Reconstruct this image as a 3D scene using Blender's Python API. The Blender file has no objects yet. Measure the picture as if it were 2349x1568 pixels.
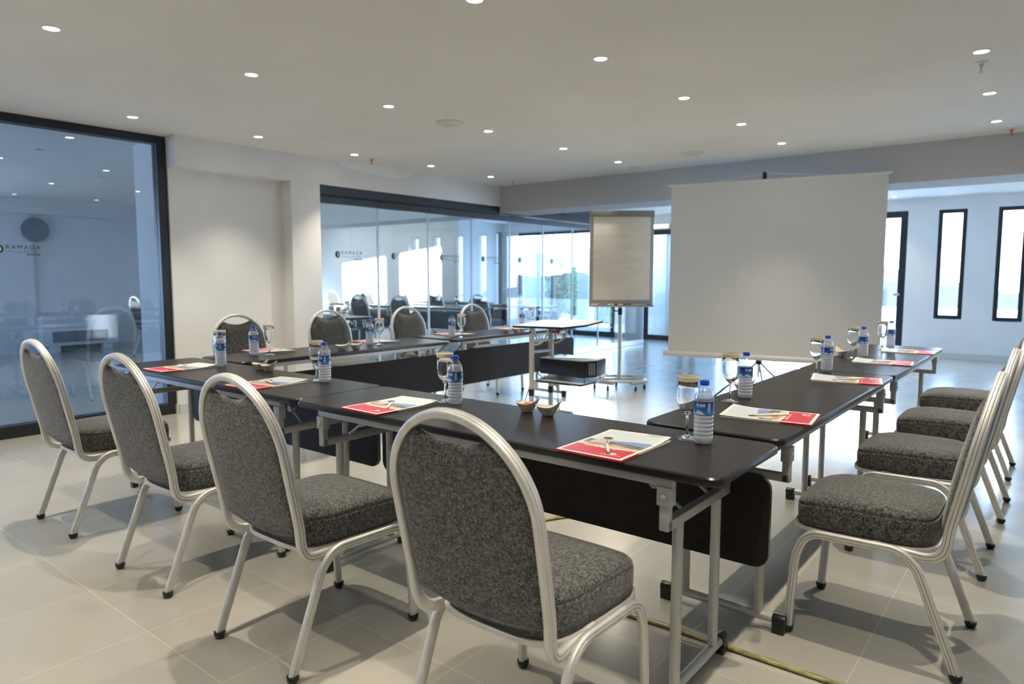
import bpy, bmesh, math, random
from mathutils import Vector, Matrix
random.seed(7)
D = bpy.data
SC = bpy.context.scene
COL = SC.collection
PI = math.pi
H = 2.57          # ceiling height

# ------------------------------------------------------------------ materials
def mat(name, col=(.8, .8, .8), rough=.5, metal=0., spec=.5, emit=None, es=0., coat=0.):
    m = D.materials.new(name); m.use_nodes = True
    b = m.node_tree.nodes['Principled BSDF']
    b.inputs['Base Color'].default_value = (*col, 1)
    b.inputs['Roughness'].default_value = rough
    b.inputs['Metallic'].default_value = metal
    b.inputs['Specular IOR Level'].default_value = spec
    b.inputs['Coat Weight'].default_value = coat
    if emit:
        b.inputs['Emission Color'].default_value = (*emit, 1)
        b.inputs['Emission Strength'].default_value = es
    return m

def nodes(m):
    nt = m.node_tree
    return nt, nt.nodes, nt.links, nt.nodes['Principled BSDF']

def add_noise_color(m, c1, c2, scale, detail=4, stretch=(1, 1, 1), lo=.35, hi=.65, bump=0., coord='Object'):
    nt, N, L, b = nodes(m)
    tc = N.new('ShaderNodeTexCoord'); mp = N.new('ShaderNodeMapping'); mp.inputs['Scale'].default_value = stretch
    no = N.new('ShaderNodeTexNoise'); no.inputs['Scale'].default_value = scale; no.inputs['Detail'].default_value = detail
    r = N.new('ShaderNodeValToRGB')
    r.color_ramp.elements[0].position = lo; r.color_ramp.elements[0].color = (*c1, 1)
    r.color_ramp.elements[1].position = hi; r.color_ramp.elements[1].color = (*c2, 1)
    L.new(tc.outputs[coord], mp.inputs[0]); L.new(mp.outputs[0], no.inputs[0]); L.new(no.outputs[0], r.inputs[0])
    L.new(r.outputs[0], b.inputs['Base Color'])
    if bump:
        bp = N.new('ShaderNodeBump'); bp.inputs['Strength'].default_value = bump; bp.inputs['Distance'].default_value = .002
        L.new(no.outputs[0], bp.inputs['Height']); L.new(bp.outputs[0], b.inputs['Normal'])
    return m

M = {}
M['ceil'] = add_noise_color(mat('ceiling_paint', rough=.9, spec=.2), (.80, .795, .77), (.84, .835, .81), 1.2)
M['wall'] = add_noise_color(mat('wall_paint', rough=.85, spec=.25), (.75, .75, .745), (.79, .79, .785), 2.0, bump=.15)
M['beam'] = mat('shade_darkened_beam_paint', (.52, .52, .53), .85, spec=.25)  # wall paint darkened to stand in for shade on the back-lit beam
M['base'] = mat('baseboard_paint', (.62, .62, .61), .5)
M['dark'] = mat('anthracite_aluminium', (.018, .021, .027), .38, .2)
M['dark2'] = mat('slate_aluminium', (.045, .055, .07), .4, .3)
M['alu'] = add_noise_color(mat('satin_aluminium', rough=.5, metal=.55), (.66, .65, .62), (.74, .73, .70), 30, stretch=(1, 1, .15))
M['silver'] = mat('silver_powder_coat', (.52, .515, .49), .42, .35)
M['whitemetal'] = mat('white_powder_coat', (.74, .73, .70), .35)
M['black'] = mat('black_plastic', (.010, .010, .010), .35)
M['chrome'] = mat('chrome', (.8, .8, .8), .12, 1.)
M['steelgap'] = mat('brushed_rail', (.62, .64, .68), .3, .5)
M['red'] = mat('red_plastic', (.55, .02, .02), .35)
M['orange'] = mat('orange_plastic', (.75, .13, .02), .4)
M['offwhite'] = mat('offwhite_plastic', (.72, .71, .68), .45)
M['porcelain'] = mat('cream_porcelain', (.80, .75, .64), .12, coat=.5)
M['paper'] = mat('cream_paper', (.86, .82, .72), .6)
M['bluecap'] = mat('blue_cap', (.01, .06, .55), .3)
M['lid'] = mat('cream_paper_lid', (.70, .62, .45), .7)
M['lidtop'] = mat('grey_lid_print', (.22, .20, .16), .6)
M['screen'] = mat('projection_fabric', (.70, .71, .71), .8, spec=.2)
M['flip'] = add_noise_color(mat('flip_paper', rough=.8, spec=.2), (.80, .78, .72), (.74, .72, .65), 3, stretch=(1, 1, 6))
M['greytrim'] = mat('grey_board_frame', (.42, .42, .42), .45, .3)
M['greydark'] = mat('grey_clamp_bar', (.25, .26, .25), .45, .3)
M['candy'] = mat('orange_candy', (.85, .28, .03), .3)
M['candy2'] = mat('pink_candy', (.75, .35, .25), .35)
M['wrap'] = mat('clear_wrapper', (.85, .86, .9), .15)
M['nuts'] = add_noise_color(mat('mixed_nuts', rough=.6), (.45, .18, .07), (.80, .50, .25), 60)
M['cordyel'] = add_noise_color(mat('taped_cable', rough=.35), (.17, .15, .055), (.40, .36, .15), 25, stretch=(1, 4, 1))
M['cordgreen'] = mat('green_yellow_cord', (.22, .28, .05), .4)
M['redp'] = mat('print_red', (.62, .03, .05), .3)
M['ptext'] = mat('print_white', (.9, .88, .85), .4)
M['psky'] = mat('print_pale_sky', (.66, .72, .76), .3)
M['psea'] = mat('print_sea_blue', (.25, .33, .60), .3)
M['pgreen'] = add_noise_color(mat('print_hillside', rough=.3), (.05, .09, .05), (.24, .24, .16), 90)
M['ppink'] = mat('print_pink', (.55, .25, .32), .3)
M['psand'] = mat('print_sand', (.72, .58, .42), .3)
M['pskin'] = mat('print_skin', (.55, .28, .16), .3)
M['phair'] = mat('print_hair', (.10, .06, .04), .3)
M['pshirt'] = mat('print_shirt', (.62, .55, .50), .3)
M['pen'] = mat('white_pen', (.85, .84, .80), .25)
M['logo'] = mat('logo_vinyl', (.012, .015, .02), .5)
M['logogrey'] = mat('logo_vinyl_grey', (.10, .13, .17), .5)
M['sea'] = mat('exterior_haze_blue', (.26, .34, .46), 1., spec=0)
M['terrace'] = mat('terrace_stone', (.7, .7, .68), .8)
M['concrete'] = add_noise_color(mat('exterior_concrete', rough=.9), (.20, .23, .29), (.26, .29, .35), 2)
M['leafg'] = add_noise_color(mat('leaf_green', rough=.6), (.05, .10, .045), (.17, .24, .09), 3)
M['bark'] = mat('bark', (.1, .07, .05), .9)
M['clock'] = mat('clock_face_dark', (.12, .16, .22), .4)
M['clockhand'] = mat('clock_hand', (.25, .3, .36), .4)
M['plate'] = mat('steel_grille', (.10, .11, .12), .5, .3)
M['ac'] = mat('fan_coil_paint', (.80, .81, .82), .5)
M['lampglow'] = mat('lamp_lens', (1, 1, 1), .5, emit=(1, .95, .84), es=22)
M['lampoff'] = mat('lamp_reflector_off', (.10, .10, .10), .3, .5)
M['tube'] = mat('batten_diffuser', (1, 1, 1), .5, emit=(.9, .95, 1), es=5)
M['laptopdark'] = mat('projector_black', (.008, .009, .011), .3)
M['projtop'] = mat('projector_silver', (.62, .64, .66), .15, .5)
M['laminate'] = mat('white_laminate', (.74, .73, .70), .22)
M['greyshelf'] = mat('grey_laminate', (.50, .52, .54), .2)

# wenge laminate
m = mat('wenge_laminate', rough=.32, spec=.28)
add_noise_color(m, (.009, .006, .0045), (.026, .017, .012), 22, 6, stretch=(1.2, 16, 16), lo=.3, hi=.72, bump=.08)
M['wood'] = m
M['edge'] = mat('black_edge_band', (.010, .009, .009), .3)
M['panelw'] = add_noise_color(mat('wenge_panel', rough=.5, spec=.2), (.010, .007, .0055), (.022, .015, .012), 20, 6, stretch=(1.2, 12, 12), lo=.3, hi=.7)

# heather fabric
m = mat('heather_grey_fabric', rough=.95, spec=.15)
nt, N, L, b = nodes(m)
tc = N.new('ShaderNodeTexCoord')
mp = N.new('ShaderNodeMapping'); mp.inputs['Scale'].default_value = (1, 1, .45)
n1 = N.new('ShaderNodeTexNoise'); n1.inputs['Scale'].default_value = 560; n1.inputs['Detail'].default_value = 1.5
n2 = N.new('ShaderNodeTexNoise'); n2.inputs['Scale'].default_value = 90; n2.inputs['Detail'].default_value = 2
ad = N.new('ShaderNodeMath'); ad.operation = 'MULTIPLY_ADD'; ad.inputs[1].default_value = .35
r = N.new('ShaderNodeValToRGB')
r.color_ramp.elements[0].position = .56; r.color_ramp.elements[0].color = (.012, .012, .012, 1)
r.color_ramp.elements[1].position = .82; r.color_ramp.elements[1].color = (.25, .25, .235, 1)
e = r.color_ramp.elements.new(.67); e.color = (.058, .058, .055, 1)
L.new(tc.outputs['Object'], mp.inputs[0]); L.new(mp.outputs[0], n1.inputs[0]); L.new(tc.outputs['Object'], n2.inputs[0])
L.new(n2.outputs[0], ad.inputs[0]); L.new(n1.outputs[0], ad.inputs[2]); L.new(ad.outputs[0], r.inputs[0])
L.new(r.outputs[0], b.inputs['Base Color'])
bp = N.new('ShaderNodeBump'); bp.inputs['Strength'].default_value = .35; bp.inputs['Distance'].default_value = .0012
L.new(n1.outputs[0], bp.inputs['Height']); L.new(bp.outputs[0], b.inputs['Normal'])
b.inputs['Sheen Weight'].default_value = .25
M['fabric'] = m

# floor tiles 0.52 m
m = mat('porcelain_floor_tile', rough=.3, spec=.5)
nt, N, L, b = nodes(m)
tc = N.new('ShaderNodeTexCoord'); mp = N.new('ShaderNodeMapping')
mp.inputs['Location'].default_value = (-.105 + .52 * 30, .27 + .52 * 30, 0)
br = N.new('ShaderNodeTexBrick'); br.offset = 0; br.inputs['Scale'].default_value = 1
br.inputs['Brick Width'].default_value = .52; br.inputs['Row Height'].default_value = .52
br.inputs['Mortar Size'].default_value = .0022; br.inputs['Mortar Smooth'].default_value = .2; br.inputs['Bias'].default_value = 0
br.inputs['Color1'].default_value = (.43, .412, .365, 1); br.inputs['Color2'].default_value = (.465, .445, .395, 1)
br.inputs['Mortar'].default_value = (.58, .55, .47, 1)
n1 = N.new('ShaderNodeTexNoise'); n1.inputs['Scale'].default_value = 1.6; n1.inputs['Detail'].default_value = 8; n1.inputs['Distortion'].default_value = .6
r = N.new('ShaderNodeValToRGB'); r.color_ramp.elements[0].position = .3; r.color_ramp.elements[0].color = (.90, .90, .90, 1)
r.color_ramp.elements[1].position = .7; r.color_ramp.elements[1].color = (1.05, 1.04, 1.02, 1)
mx = N.new('ShaderNodeMix'); mx.data_type = 'RGBA'; mx.blend_type = 'MULTIPLY'; mx.inputs['Factor'].default_value = 1
L.new(tc.outputs['Object'], mp.inputs[0]); L.new(mp.outputs[0], br.inputs[0]); L.new(tc.outputs['Object'], n1.inputs[0])
L.new(n1.outputs[0], r.inputs[0]); L.new(br.outputs['Color'], mx.inputs['A']); L.new(r.outputs[0], mx.inputs['B'])
L.new(mx.outputs['Result'], b.inputs['Base Color'])
bp = N.new('ShaderNodeBump'); bp.inputs['Strength'].default_value = .3; bp.inputs['Distance'].default_value = .001; bp.invert = True
L.new(br.outputs['Fac'], bp.inputs['Height']); L.new(bp.outputs[0], b.inputs['Normal'])
rr = N.new('ShaderNodeMapRange'); rr.inputs['To Min'].default_value = .16; rr.inputs['To Max'].default_value = .27
L.new(n1.outputs[0], rr.inputs[0]); L.new(rr.outputs[0], b.inputs['Roughness'])
b.inputs['Coat Weight'].default_value = .6; b.inputs['Coat Roughness'].default_value = .2
M['tile'] = m

def glassmat(name, tint, f0, k, rough=.0, power=4.):
    m = D.materials.new(name); m.use_nodes = True
    nt = m.node_tree; N = nt.nodes; L = nt.links; N.clear()
    out = N.new('ShaderNodeOutputMaterial'); mix = N.new('ShaderNodeMixShader')
    tr = N.new('ShaderNodeBsdfTransparent'); tr.inputs[0].default_value = (*tint, 1)
    gl = N.new('ShaderNodeBsdfGlossy'); gl.inputs['Roughness'].default_value = rough
    gl.inputs['Color'].default_value = (1, 1, 1, 1)
    lw = N.new('ShaderNodeLayerWeight'); lw.inputs['Blend'].default_value = .5
    pw = N.new('ShaderNodeMath'); pw.operation = 'POWER'; pw.inputs[1].default_value = power
    ma = N.new('ShaderNodeMath'); ma.operation = 'MULTIPLY_ADD'; ma.inputs[1].default_value = k; ma.inputs[2].default_value = f0
    L.new(lw.outputs['Facing'], pw.inputs[0]); L.new(pw.outputs[0], ma.inputs[0]); L.new(ma.outputs[0], mix.inputs[0])
    L.new(tr.outputs[0], mix.inputs[1]); L.new(gl.outputs[0], mix.inputs[2]); L.new(mix.outputs[0], out.inputs[0])
    return m
M['pane'] = glassmat('window_glass', (.84, .91, .95), .05, .5)
M['paneL'] = glassmat('tinted_partition_glass', (.60, .68, .77), .09, .6)
M['panewin'] = glassmat('clear_window_glass', (.95, .98, 1.), .03, .3)
m = mat('wine_glass', (1, 1, 1), 0.0); m.node_tree.nodes['Principled BSDF'].inputs['Transmission Weight'].default_value = 1.; m.node_tree.nodes['Principled BSDF'].inputs['IOR'].default_value = 1.5
M['goblet'] = m
M['pet'] = glassmat('clear_bottle_plastic', (.93, .95, .97), .07, .6, .08, 2.2)
M['paneedge'] = mat('glass_edge_seal', (.55, .66, .82), .25)
# frozen water: milky translucent
m = D.materials.new('icy_water'); m.use_nodes = True
nt = m.node_tree; N = nt.nodes; L = nt.links; b = N['Principled BSDF']
b.inputs['Base Color'].default_value = (.93, .94, .96, 1); b.inputs['Roughness'].default_value = .25
tr = N.new('ShaderNodeBsdfTransparent'); tr.inputs[0].default_value = (.96, .97, .99, 1)
tl = N.new('ShaderNodeBsdfTranslucent'); tl.inputs[0].default_value = (.85, .88, .93, 1)
m1 = N.new('ShaderNodeMixShader'); m1.inputs[0].default_value = .35
m2 = N.new('ShaderNodeMixShader')
tc = N.new('ShaderNodeTexCoord'); sp = N.new('ShaderNodeSeparateXYZ'); mr = N.new('ShaderNodeMapRange')
mr.inputs['From Min'].default_value = .118; mr.inputs['From Max'].default_value = .150
mr.inputs['To Min'].default_value = .14; mr.inputs['To Max'].default_value = .70
L.new(tc.outputs['Object'], sp.inputs[0]); L.new(sp.outputs['Z'], mr.inputs[0]); L.new(mr.outputs[0], m2.inputs[0])
L.new(b.outputs[0], m1.inputs[1]); L.new(tl.outputs[0], m1.inputs[2])
L.new(m1.outputs[0], m2.inputs[1]); L.new(tr.outputs[0], m2.inputs[2]); L.new(m2.outputs[0], N['Material Output'].inputs[0])
M['water'] = m
# bottle label: blue gradient by height
m = mat('blue_label', rough=.3)
nt, N, L, b = nodes(m)
tc = N.new('ShaderNodeTexCoord'); sp = N.new('ShaderNodeSeparateXYZ'); mr = N.new('ShaderNodeMapRange')
mr.inputs['From Min'].default_value = .097; mr.inputs['From Max'].default_value = .142
r = N.new('ShaderNodeValToRGB')
r.color_ramp.elements[0].position = .0; r.color_ramp.elements[0].color = (.03, .30, .62, 1)
r.color_ramp.elements[1].position = 1; r.color_ramp.elements[1].color = (.004, .02, .22, 1)
e = r.color_ramp.elements.new(.45); e.color = (.01, .13, .50, 1)
L.new(tc.outputs['Object'], sp.inputs[0]); L.new(sp.outputs['Z'], mr.inputs[0]); L.new(mr.outputs[0], r.inputs[0]); L.new(r.outputs[0], b.inputs['Base Color'])
M['label'] = m
M['labelwhite'] = mat('label_white', (.85, .88, .9), .35)
M['labelice'] = add_noise_color(mat('label_mountain', rough=.35), (.35, .52, .68), (.85, .9, .93), 120)
M['barcode'] = mat('barcode_ink', (.02, .03, .12), .4)

# ------------------------------------------------------------------ mesh builder
class MB:
    def __init__(s):
        s.v = []; s.f = []; s.m = []; s.mats = []
    def mi(s, m):
        m = M[m] if isinstance(m, str) else m
        if m not in s.mats: s.mats.append(m)
        return s.mats.index(m)
    def add(s, vs, fs, m):
        o = len(s.v); k = s.mi(m)
        s.v += [tuple(v) for v in vs]
        for f in fs:
            s.f.append([i + o for i in f]); s.m.append(k)
        return s
    def box(s, x0, x1, y0, y1, z0, z1, m):
        vs = [(x, y, z) for z in (z0, z1) for y in (y0, y1) for x in (x0, x1)]
        return s.add(vs, [(0, 2, 3, 1), (4, 5, 7, 6), (0, 1, 5, 4), (2, 6, 7, 3), (0, 4, 6, 2), (1, 3, 7, 5)], m)
    def prism(s, poly, z0, z1, m, mtop=None):
        n = len(poly)
        zs0 = z0 if isinstance(z0, (list, tuple)) else [z0] * n
        zs1 = z1 if isinstance(z1, (list, tuple)) else [z1] * n
        vs = [(p[0], p[1], zs0[i]) for i, p in enumerate(poly)] + [(p[0], p[1], zs1[i]) for i, p in enumerate(poly)]
        s.add(vs, [tuple(range(n - 1, -1, -1))] + [(i, (i + 1) % n, n + (i + 1) % n, n + i) for i in range(n)], m)
        return s.add(vs[n:], [tuple(range(n))], mtop or m)
    def poly(s, pts, m):
        return s.add(pts, [tuple(range(len(pts)))], m)
    def lathe(s, prof, m, c=(0, 0, 0), n=24, caps=True, wob=None):
        vs = []
        for (r, z) in prof:
            for i in range(n):
                a = 2 * PI * i / n
                rr = r * (1 + (wob(a, z) if wob else 0))
                vs.append((c[0] + rr * math.cos(a), c[1] + rr * math.sin(a), c[2] + z))
        fs = []
        for k in range(len(prof) - 1):
            for i in range(n):
                j = (i + 1) % n
                fs.append((k * n + i, k * n + j, (k + 1) * n + j, (k + 1) * n + i))
        if caps:
            if prof[0][0] > 1e-5: fs.append(tuple(range(n - 1, -1, -1)))
            if prof[-1][0] > 1e-5: fs.append(tuple((len(prof) - 1) * n + i for i in range(n)))
        return s.add(vs, fs, m)
    def sweep(s, path, prof, m, outw, caps=True, closed=False, sub=None):
        """prof: list of (o, b) offsets along outward / binormal."""
        P = [Vector(p) for p in path]; n = len(prof); vs = []
        for i, p in enumerate(P):
            if sub and not sub[0] <= i < sub[1]: continue
            if closed: t = (P[(i + 1) % len(P)] - P[i - 1]).normalized()
            else: t = (P[min(i + 1, len(P) - 1)] - P[max(i - 1, 0)]).normalized()
            o = Vector(outw(p) if callable(outw) else outw)
            o = (o - t * o.dot(t)).normalized(); bb = t.cross(o)
            for (a, c) in prof: vs.append(p + o * a + bb * c)
        fs = []
        K = sub[1] - sub[0] if sub else len(P)
        for k in range(K if closed else K - 1):
            kk = (k + 1) % K
            for i in range(n):
                j = (i + 1) % n
                fs.append((k * n + i, k * n + j, kk * n + j, kk * n + i))
        if caps and not closed:
            fs.append(tuple(range(n - 1, -1, -1))); fs.append(tuple((K - 1) * n + i for i in range(n)))
        return s.add(vs, fs, m)
    def tube(s, path, r, m, n=12, closed=False):
        prof = [(r * math.cos(2 * PI * i / n), r * math.sin(2 * PI * i / n)) for i in range(n)]
        d = Vector(path[-1]) - Vector(path[0])
        if closed: up = (0, 0, 1)
        elif len(path) == 2: up = (1, 0, 0) if abs(d.normalized().x) < .8 else (0, 0, 1)
        else: up = (0.13, 0.21, 1) if abs(d.normalized().z) < .9 else (1, .17, .05)
        return s.sweep(path, prof, m, up, closed=closed)
    def sphere(s, c, r, m, n=10, sz=1.):
        prof = [(max(r * math.sin(PI * k / n), 1e-6), -r * sz * math.cos(PI * k / n)) for k in range(n + 1)]
        return s.lathe(prof, m, c, n=max(8, n + 2), caps=False)
    def text(s, body, size, m, T, spacing=1., align='CENTER', bold=0., fn=None):
        cu = D.curves.new('t', 'FONT'); cu.body = body; cu.size = size; cu.align_x = align
        cu.space_character = spacing; cu.offset = bold; cu.resolution_u = 2
        ob = D.objects.new('t', cu); COL.objects.link(ob)
        dg = bpy.context.evaluated_depsgraph_get(); dg.update()
        me = D.meshes.new_from_object(ob.evaluated_get(dg))
        vs = [v.co.copy() for v in me.vertices]
        if fn: vs = [fn(v) for v in vs]
        else: vs = [T @ v for v in vs]
        s.add(vs, [tuple(p.vertices) for p in me.polygons], m)
        D.objects.remove(ob); D.curves.remove(cu); D.meshes.remove(me)
        return s
    def xf(s, T, start=0):
        s.v[start:] = [tuple(T @ Vector(v)) for v in s.v[start:]]
        return s
    def build(s, name, parent=None, smooth=True, bevel=0, seg=2, ang=35, loc=None):
        me = D.meshes.new(name); me.from_pydata(s.v, [], s.f)
        for m in s.mats: me.materials.append(m)
        me.polygons.foreach_set('material_index', s.m); me.update()
        if bevel:
            bm = bmesh.new(); bm.from_mesh(me)
            bmesh.ops.remove_doubles(bm, verts=bm.verts, dist=1e-6)
            es = [e for e in bm.edges if len(e.link_faces) == 2 and e.calc_face_angle(0) > math.radians(40)]
            bmesh.ops.bevel(bm, geom=es, offset=bevel, segments=seg, affect='EDGES', profile=.6, clamp_overlap=True)
            bm.to_mesh(me); bm.free()
        if smooth:
            me.shade_smooth(); me.set_sharp_from_angle(angle=math.radians(ang))
        o = D.objects.new(name, me); COL.objects.link(o)
        if parent: o.parent = parent
        if loc: o.location = loc
        return o

def tag(o, label=None, cat=None, group=None, kind=None):
    if label: o['label'] = label
    if cat: o['category'] = cat
    if group: o['group'] = group
    if kind: o['kind'] = kind
    return o
def empty(name, loc=(0, 0, 0), rz=0):
    o = D.objects.new(name, None); COL.objects.link(o); o.location = loc; o.rotation_euler.z = rz
    o.empty_display_size = .1
    return o
def kids(o): return [c for c in D.objects if c.parent == o]
def dup(root, loc, rz, label=None):
    def cp(o, parent):
        c = o.copy(); COL.objects.link(c); c.parent = parent
        for ch in list(KIDS.get(o.name) or kids(o)): cp(ch, c)
        return c
    r = cp(root, None); r.location = loc; r.rotation_euler = (0, 0, rz)
    if label: r['label'] = label
    return r
KIDS = {}
def remember(root):
    KIDS[root.name] = kids(root)
    for c in KIDS[root.name]: remember(c)
def place(proto, used, loc, rz, label):
    if not used[0]:
        used[0] = True
        remember(proto)
        proto.location = loc; proto.rotation_euler = (0, 0, rz); proto['label'] = label
        return proto
    return dup(proto, loc, rz, label)
def rrect(x0, x1, y0, y1, r, n=5):
    pts = []
    for (cx, cy, a0) in ((x1 - r, y0 + r, -PI / 2), (x1 - r, y1 - r, 0), (x0 + r, y1 - r, PI / 2), (x0 + r, y0 + r, PI)):
        for k in range(n + 1):
            a = a0 + PI / 2 * k / n
            pts.append((cx + r * math.cos(a), cy + r * math.sin(a)))
    return pts
def arcpts(c, r, a0, a1, n):   # in (u, w) plane
    return [(c[0] + r * math.cos(a0 + (a1 - a0) * k / n), c[1] + r * math.sin(a0 + (a1 - a0) * k / n)) for k in range(n + 1)]
def fillet(pts, radii, n=6):
    """round the interior corners of a 2D/3D polyline."""
    P = [Vector(p) for p in pts]; out = [P[0]]
    for i in range(1, len(P) - 1):
        a = (P[i - 1] - P[i]); b_ = (P[i + 1] - P[i]); r = radii[i - 1]
        d = min(r, a.length * .49, b_.length * .49)
        A = P[i] + a.normalized() * d; B = P[i] + b_.normalized() * d
        for k in range(n + 1):
            t = k / n
            out.append(A * (1 - t) ** 2 + P[i] * 2 * t * (1 - t) + B * t * t)
    out.append(P[-1])
    return out

# ------------------------------------------------------------------ room shell
def struct(mb, name, **k):
    o = mb.build(name, smooth=k.pop('smooth', False), **k); o['kind'] = 'structure'; return o
X0, X1, Y0, Y1 = -13.6, 4.6, -4.0, 11.2
struct(MB().box(X0, X1 + .3, Y0 - .3, 11.5, -.12, 0, 'tile'), 'floor')
struct(MB().box(X0, X1 + .3, Y0 - .3, 11.5, H, H + .15, 'ceil'), 'ceiling')
# wall between our room and the side room, with niche
wl = MB()
wl.box(-4.55, -3.86, 1.24, 2.43, 0, 2.29, 'wall')                 # niche back
wl.box(-4.55, -3.70, 2.43, 2.79, 0, 2.29, 'wall')                 # pier
wl.box(-4.55, -3.70, 1.24, 5.83, 2.29, H, 'wall')                 # lintel
struct(wl, 'wall_left')
wl2 = MB(); wl2.box(-4.1, -3.70, Y0, -3.4, 0, H, 'wall'); struct(wl2, 'wall_left_rear')
# painted-over patch under the ceiling line
pp = [(3.02, H), (3.07, 2.535), (3.19, 2.505), (3.5, 2.475), (3.83, 2.462), (3.95, 2.47), (3.98, 2.49), (4.06, 2.50), (4.13, 2.535), (4.22, H)]
pb = MB(); pb.poly([(-3.6985, y, min(z, H - .001)) for y, z in pp][::-1], mat('ceiling_paint_overrun', (.86, .86, .85), .8))
o = pb.build('paint_patch', parent=None, smooth=False)
o.name = 'trim_2'; o['kind'] = 'structure'; o['label'] = 'lighter patch of ceiling paint overrunning the wall top'
# cross beam
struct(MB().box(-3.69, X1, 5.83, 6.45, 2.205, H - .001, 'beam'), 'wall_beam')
struct(MB().box(X0, -4.0, 5.83, 6.45, 2.205, H - .001, 'wall'), 'wall_beam_side_room')
# back wall, with openings for door_1, window_1.. and glazed entrance door_2
def wall_with_openings(x0, x1, y0, y1, z1, ops, m='wall'):
    """wall along X from x0..x1, thickness y0..y1; ops = [(xa, xb, za, zb)] sorted."""
    w = MB(); cur = x0
    for (xa, xb, za, zb) in ops:
        w.box(cur, xa, y0, y1, 0, z1, m)
        if za > 0: w.box(xa, xb, y0, y1, 0, za, m)
        if zb < z1: w.box(xa, xb, y0, y1, zb, z1, m)
        cur = xb
    w.box(cur, x1, y0, y1, 0, z1, m)
    return w
struct(wall_with_openings(-3.72, X1, 11.2, 11.42, H, [(-3.70, -3.32, 0, 2.26), (-3.2, .58, 0, 2.38), (1.013, 1.398, .63, 2.37), (1.80, 2.175, .62, 2.37), (2.60, 2.97, .62, 2.37), (3.4, 3.77, .62, 2.37)]), 'wall_back')
struct(wall_with_openings(-8.0, -3.72, 11.2, 11.42, H, [(-7.55, -4.9, .0, 2.33), (-4.25, -3.72, 0, 2.26)]), 'wall_back_side_room')
# wall facing camera in side room
struct(MB().box(X0, -8.0, 9.6, 9.85, 0, H, 'wall'), 'wall_side_room_end')
# short return wall with narrow window
w = MB()
for (ya, yb) in ((9.85, 10.93), (11.13, 11.42)): w.box(-8.25, -8.0, ya, yb, 0, H, 'wall')
w.box(-8.25, -8.0, 10.93, 11.13, 0, .2, 'wall'); w.box(-8.25, -8.0, 10.93, 11.13, 2.36, H, 'wall')
struct(w, 'wall_side_room_return')
struct(MB().box(X0 - .2, X0, 5.0, 5.3, 0, H, 'wall').box(X0 - .2, X0, 9.3, 9.85, 0, H, 'wall').box(X0 - .2, X0, 5.3, 9.3, 0, .2, 'wall').box(X0 - .2, X0, 5.3, 9.3, .9, H, 'wall').box(-11.2, -11.0, .8, 5.0, 0, H, 'wall').box(-11.2, -11.0, Y0, -3.6, 0, H, 'wall').box(-11.2, -11.0, -3.6, .8, 0, .2, 'wall').box(-11.2, -11.0, -3.6, .8, 2.3, H, 'wall').box(X0, -11.2, 4.8, 5.0, 0, H, 'wall').box(-11.0, -10.72, Y0, 5.0, 2.33, H - .001, 'wall').box(-11.0, -10.93, .8, 2.28, 0, 2.33, 'wall'), 'wall_far_left')  # both unseen openings are added to bring daylight into the side room
# right wall with an unseen glazed opening added beyond the beam for daylight
w = MB()
w.box(X1, X1 + .2, Y0, 6.7, 0, H, 'wall'); w.box(X1, X1 + .2, 8.2, 11.42, 0, H, 'wall')
w.box(X1, X1 + .2, 6.7, 8.2, 0, .15, 'wall'); w.box(X1, X1 + .2, 6.7, 8.2, 2.35, H, 'wall')
struct(w, 'wall_right')
# wall behind camera; side-room sloping openings are added, out of view, to throw sun patches
struct(MB().box(-3.70, X1 + .2, Y0 - .2, Y0, 0, H, 'wall'), 'wall_front')
SUN = Vector((-.25, 1, -.04))
YS = Y0
def back(p):  # travel a point on the far wall back to the plane y = YS
    t = (p[1] - YS) / SUN.y
    return (p[0] - SUN.x * t, p[2] - SUN.z * t)
quads = []
for (xa, za, xb, zb, zlow) in ((-12.25, 1.60, -10.45, 1.78, .55), (-9.92, 1.83, -8.56, 1.97, .5)):
    A = back((xa, 9.6, za)); B = back((xb, 9.6, zb)); C_ = back((xb, 9.6, zlow)); quads.append((A, B, C_[1]))
w = MB(); cur = X0 + .2
w.box(X0 - .2, -8.97, YS - .04, YS, 0, H, 'wall').box(-8.97, -8.87, YS - .04, YS, 0, .5, 'wall').box(-8.97, -8.87, YS - .04, YS, .93, H, 'wall').box(-8.87, quads[0][0][0], YS - .04, YS, 0, H, 'wall')  # narrow slit added to throw a sun patch on the fan coil
for i, (A, B, zl) in enumerate(quads):
    w.box(A[0], B[0], YS - .04, YS, 0, zl, 'wall')
    w.prism([(A[0], YS - .04), (B[0], YS - .04), (B[0], YS), (A[0], YS)], [A[1], B[1], B[1], A[1]], H, 'wall')
    nx = quads[i + 1][0][0] if i + 1 < len(quads) else -3.70
    w.box(B[0], nx, YS - .04, YS, 0, H, 'wall')
struct(w, 'wall_front_side_room')

# baseboards
def baseb(name, mb): struct(mb, name)
baseb('baseboard_left', MB().box(-3.86, -3.845, 1.25, 2.43, 0, .09, 'base').box(-3.70, -3.685, 2.42, 2.79, 0, .09, 'base').box(-4.0, -3.845, 1.225, 1.24, 0, .09, 'base'))
baseb('baseboard_back', MB().box(.60, X1, 11.185, 11.2, 0, .09, 'base').box(-3.31, -3.21, 11.185, 11.2, 0, .09, 'base'))
baseb('baseboard_right', MB().box(X1 - .015, X1, Y0, 11.2, 0, .09, 'base'))
baseb('baseboard_far_left', MB().box(-11.0, -10.985, 2.28, 5.0, 0, .09, 'base').box(-12, -8, 9.585, 9.6, 0, .09, 'base'))

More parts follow.
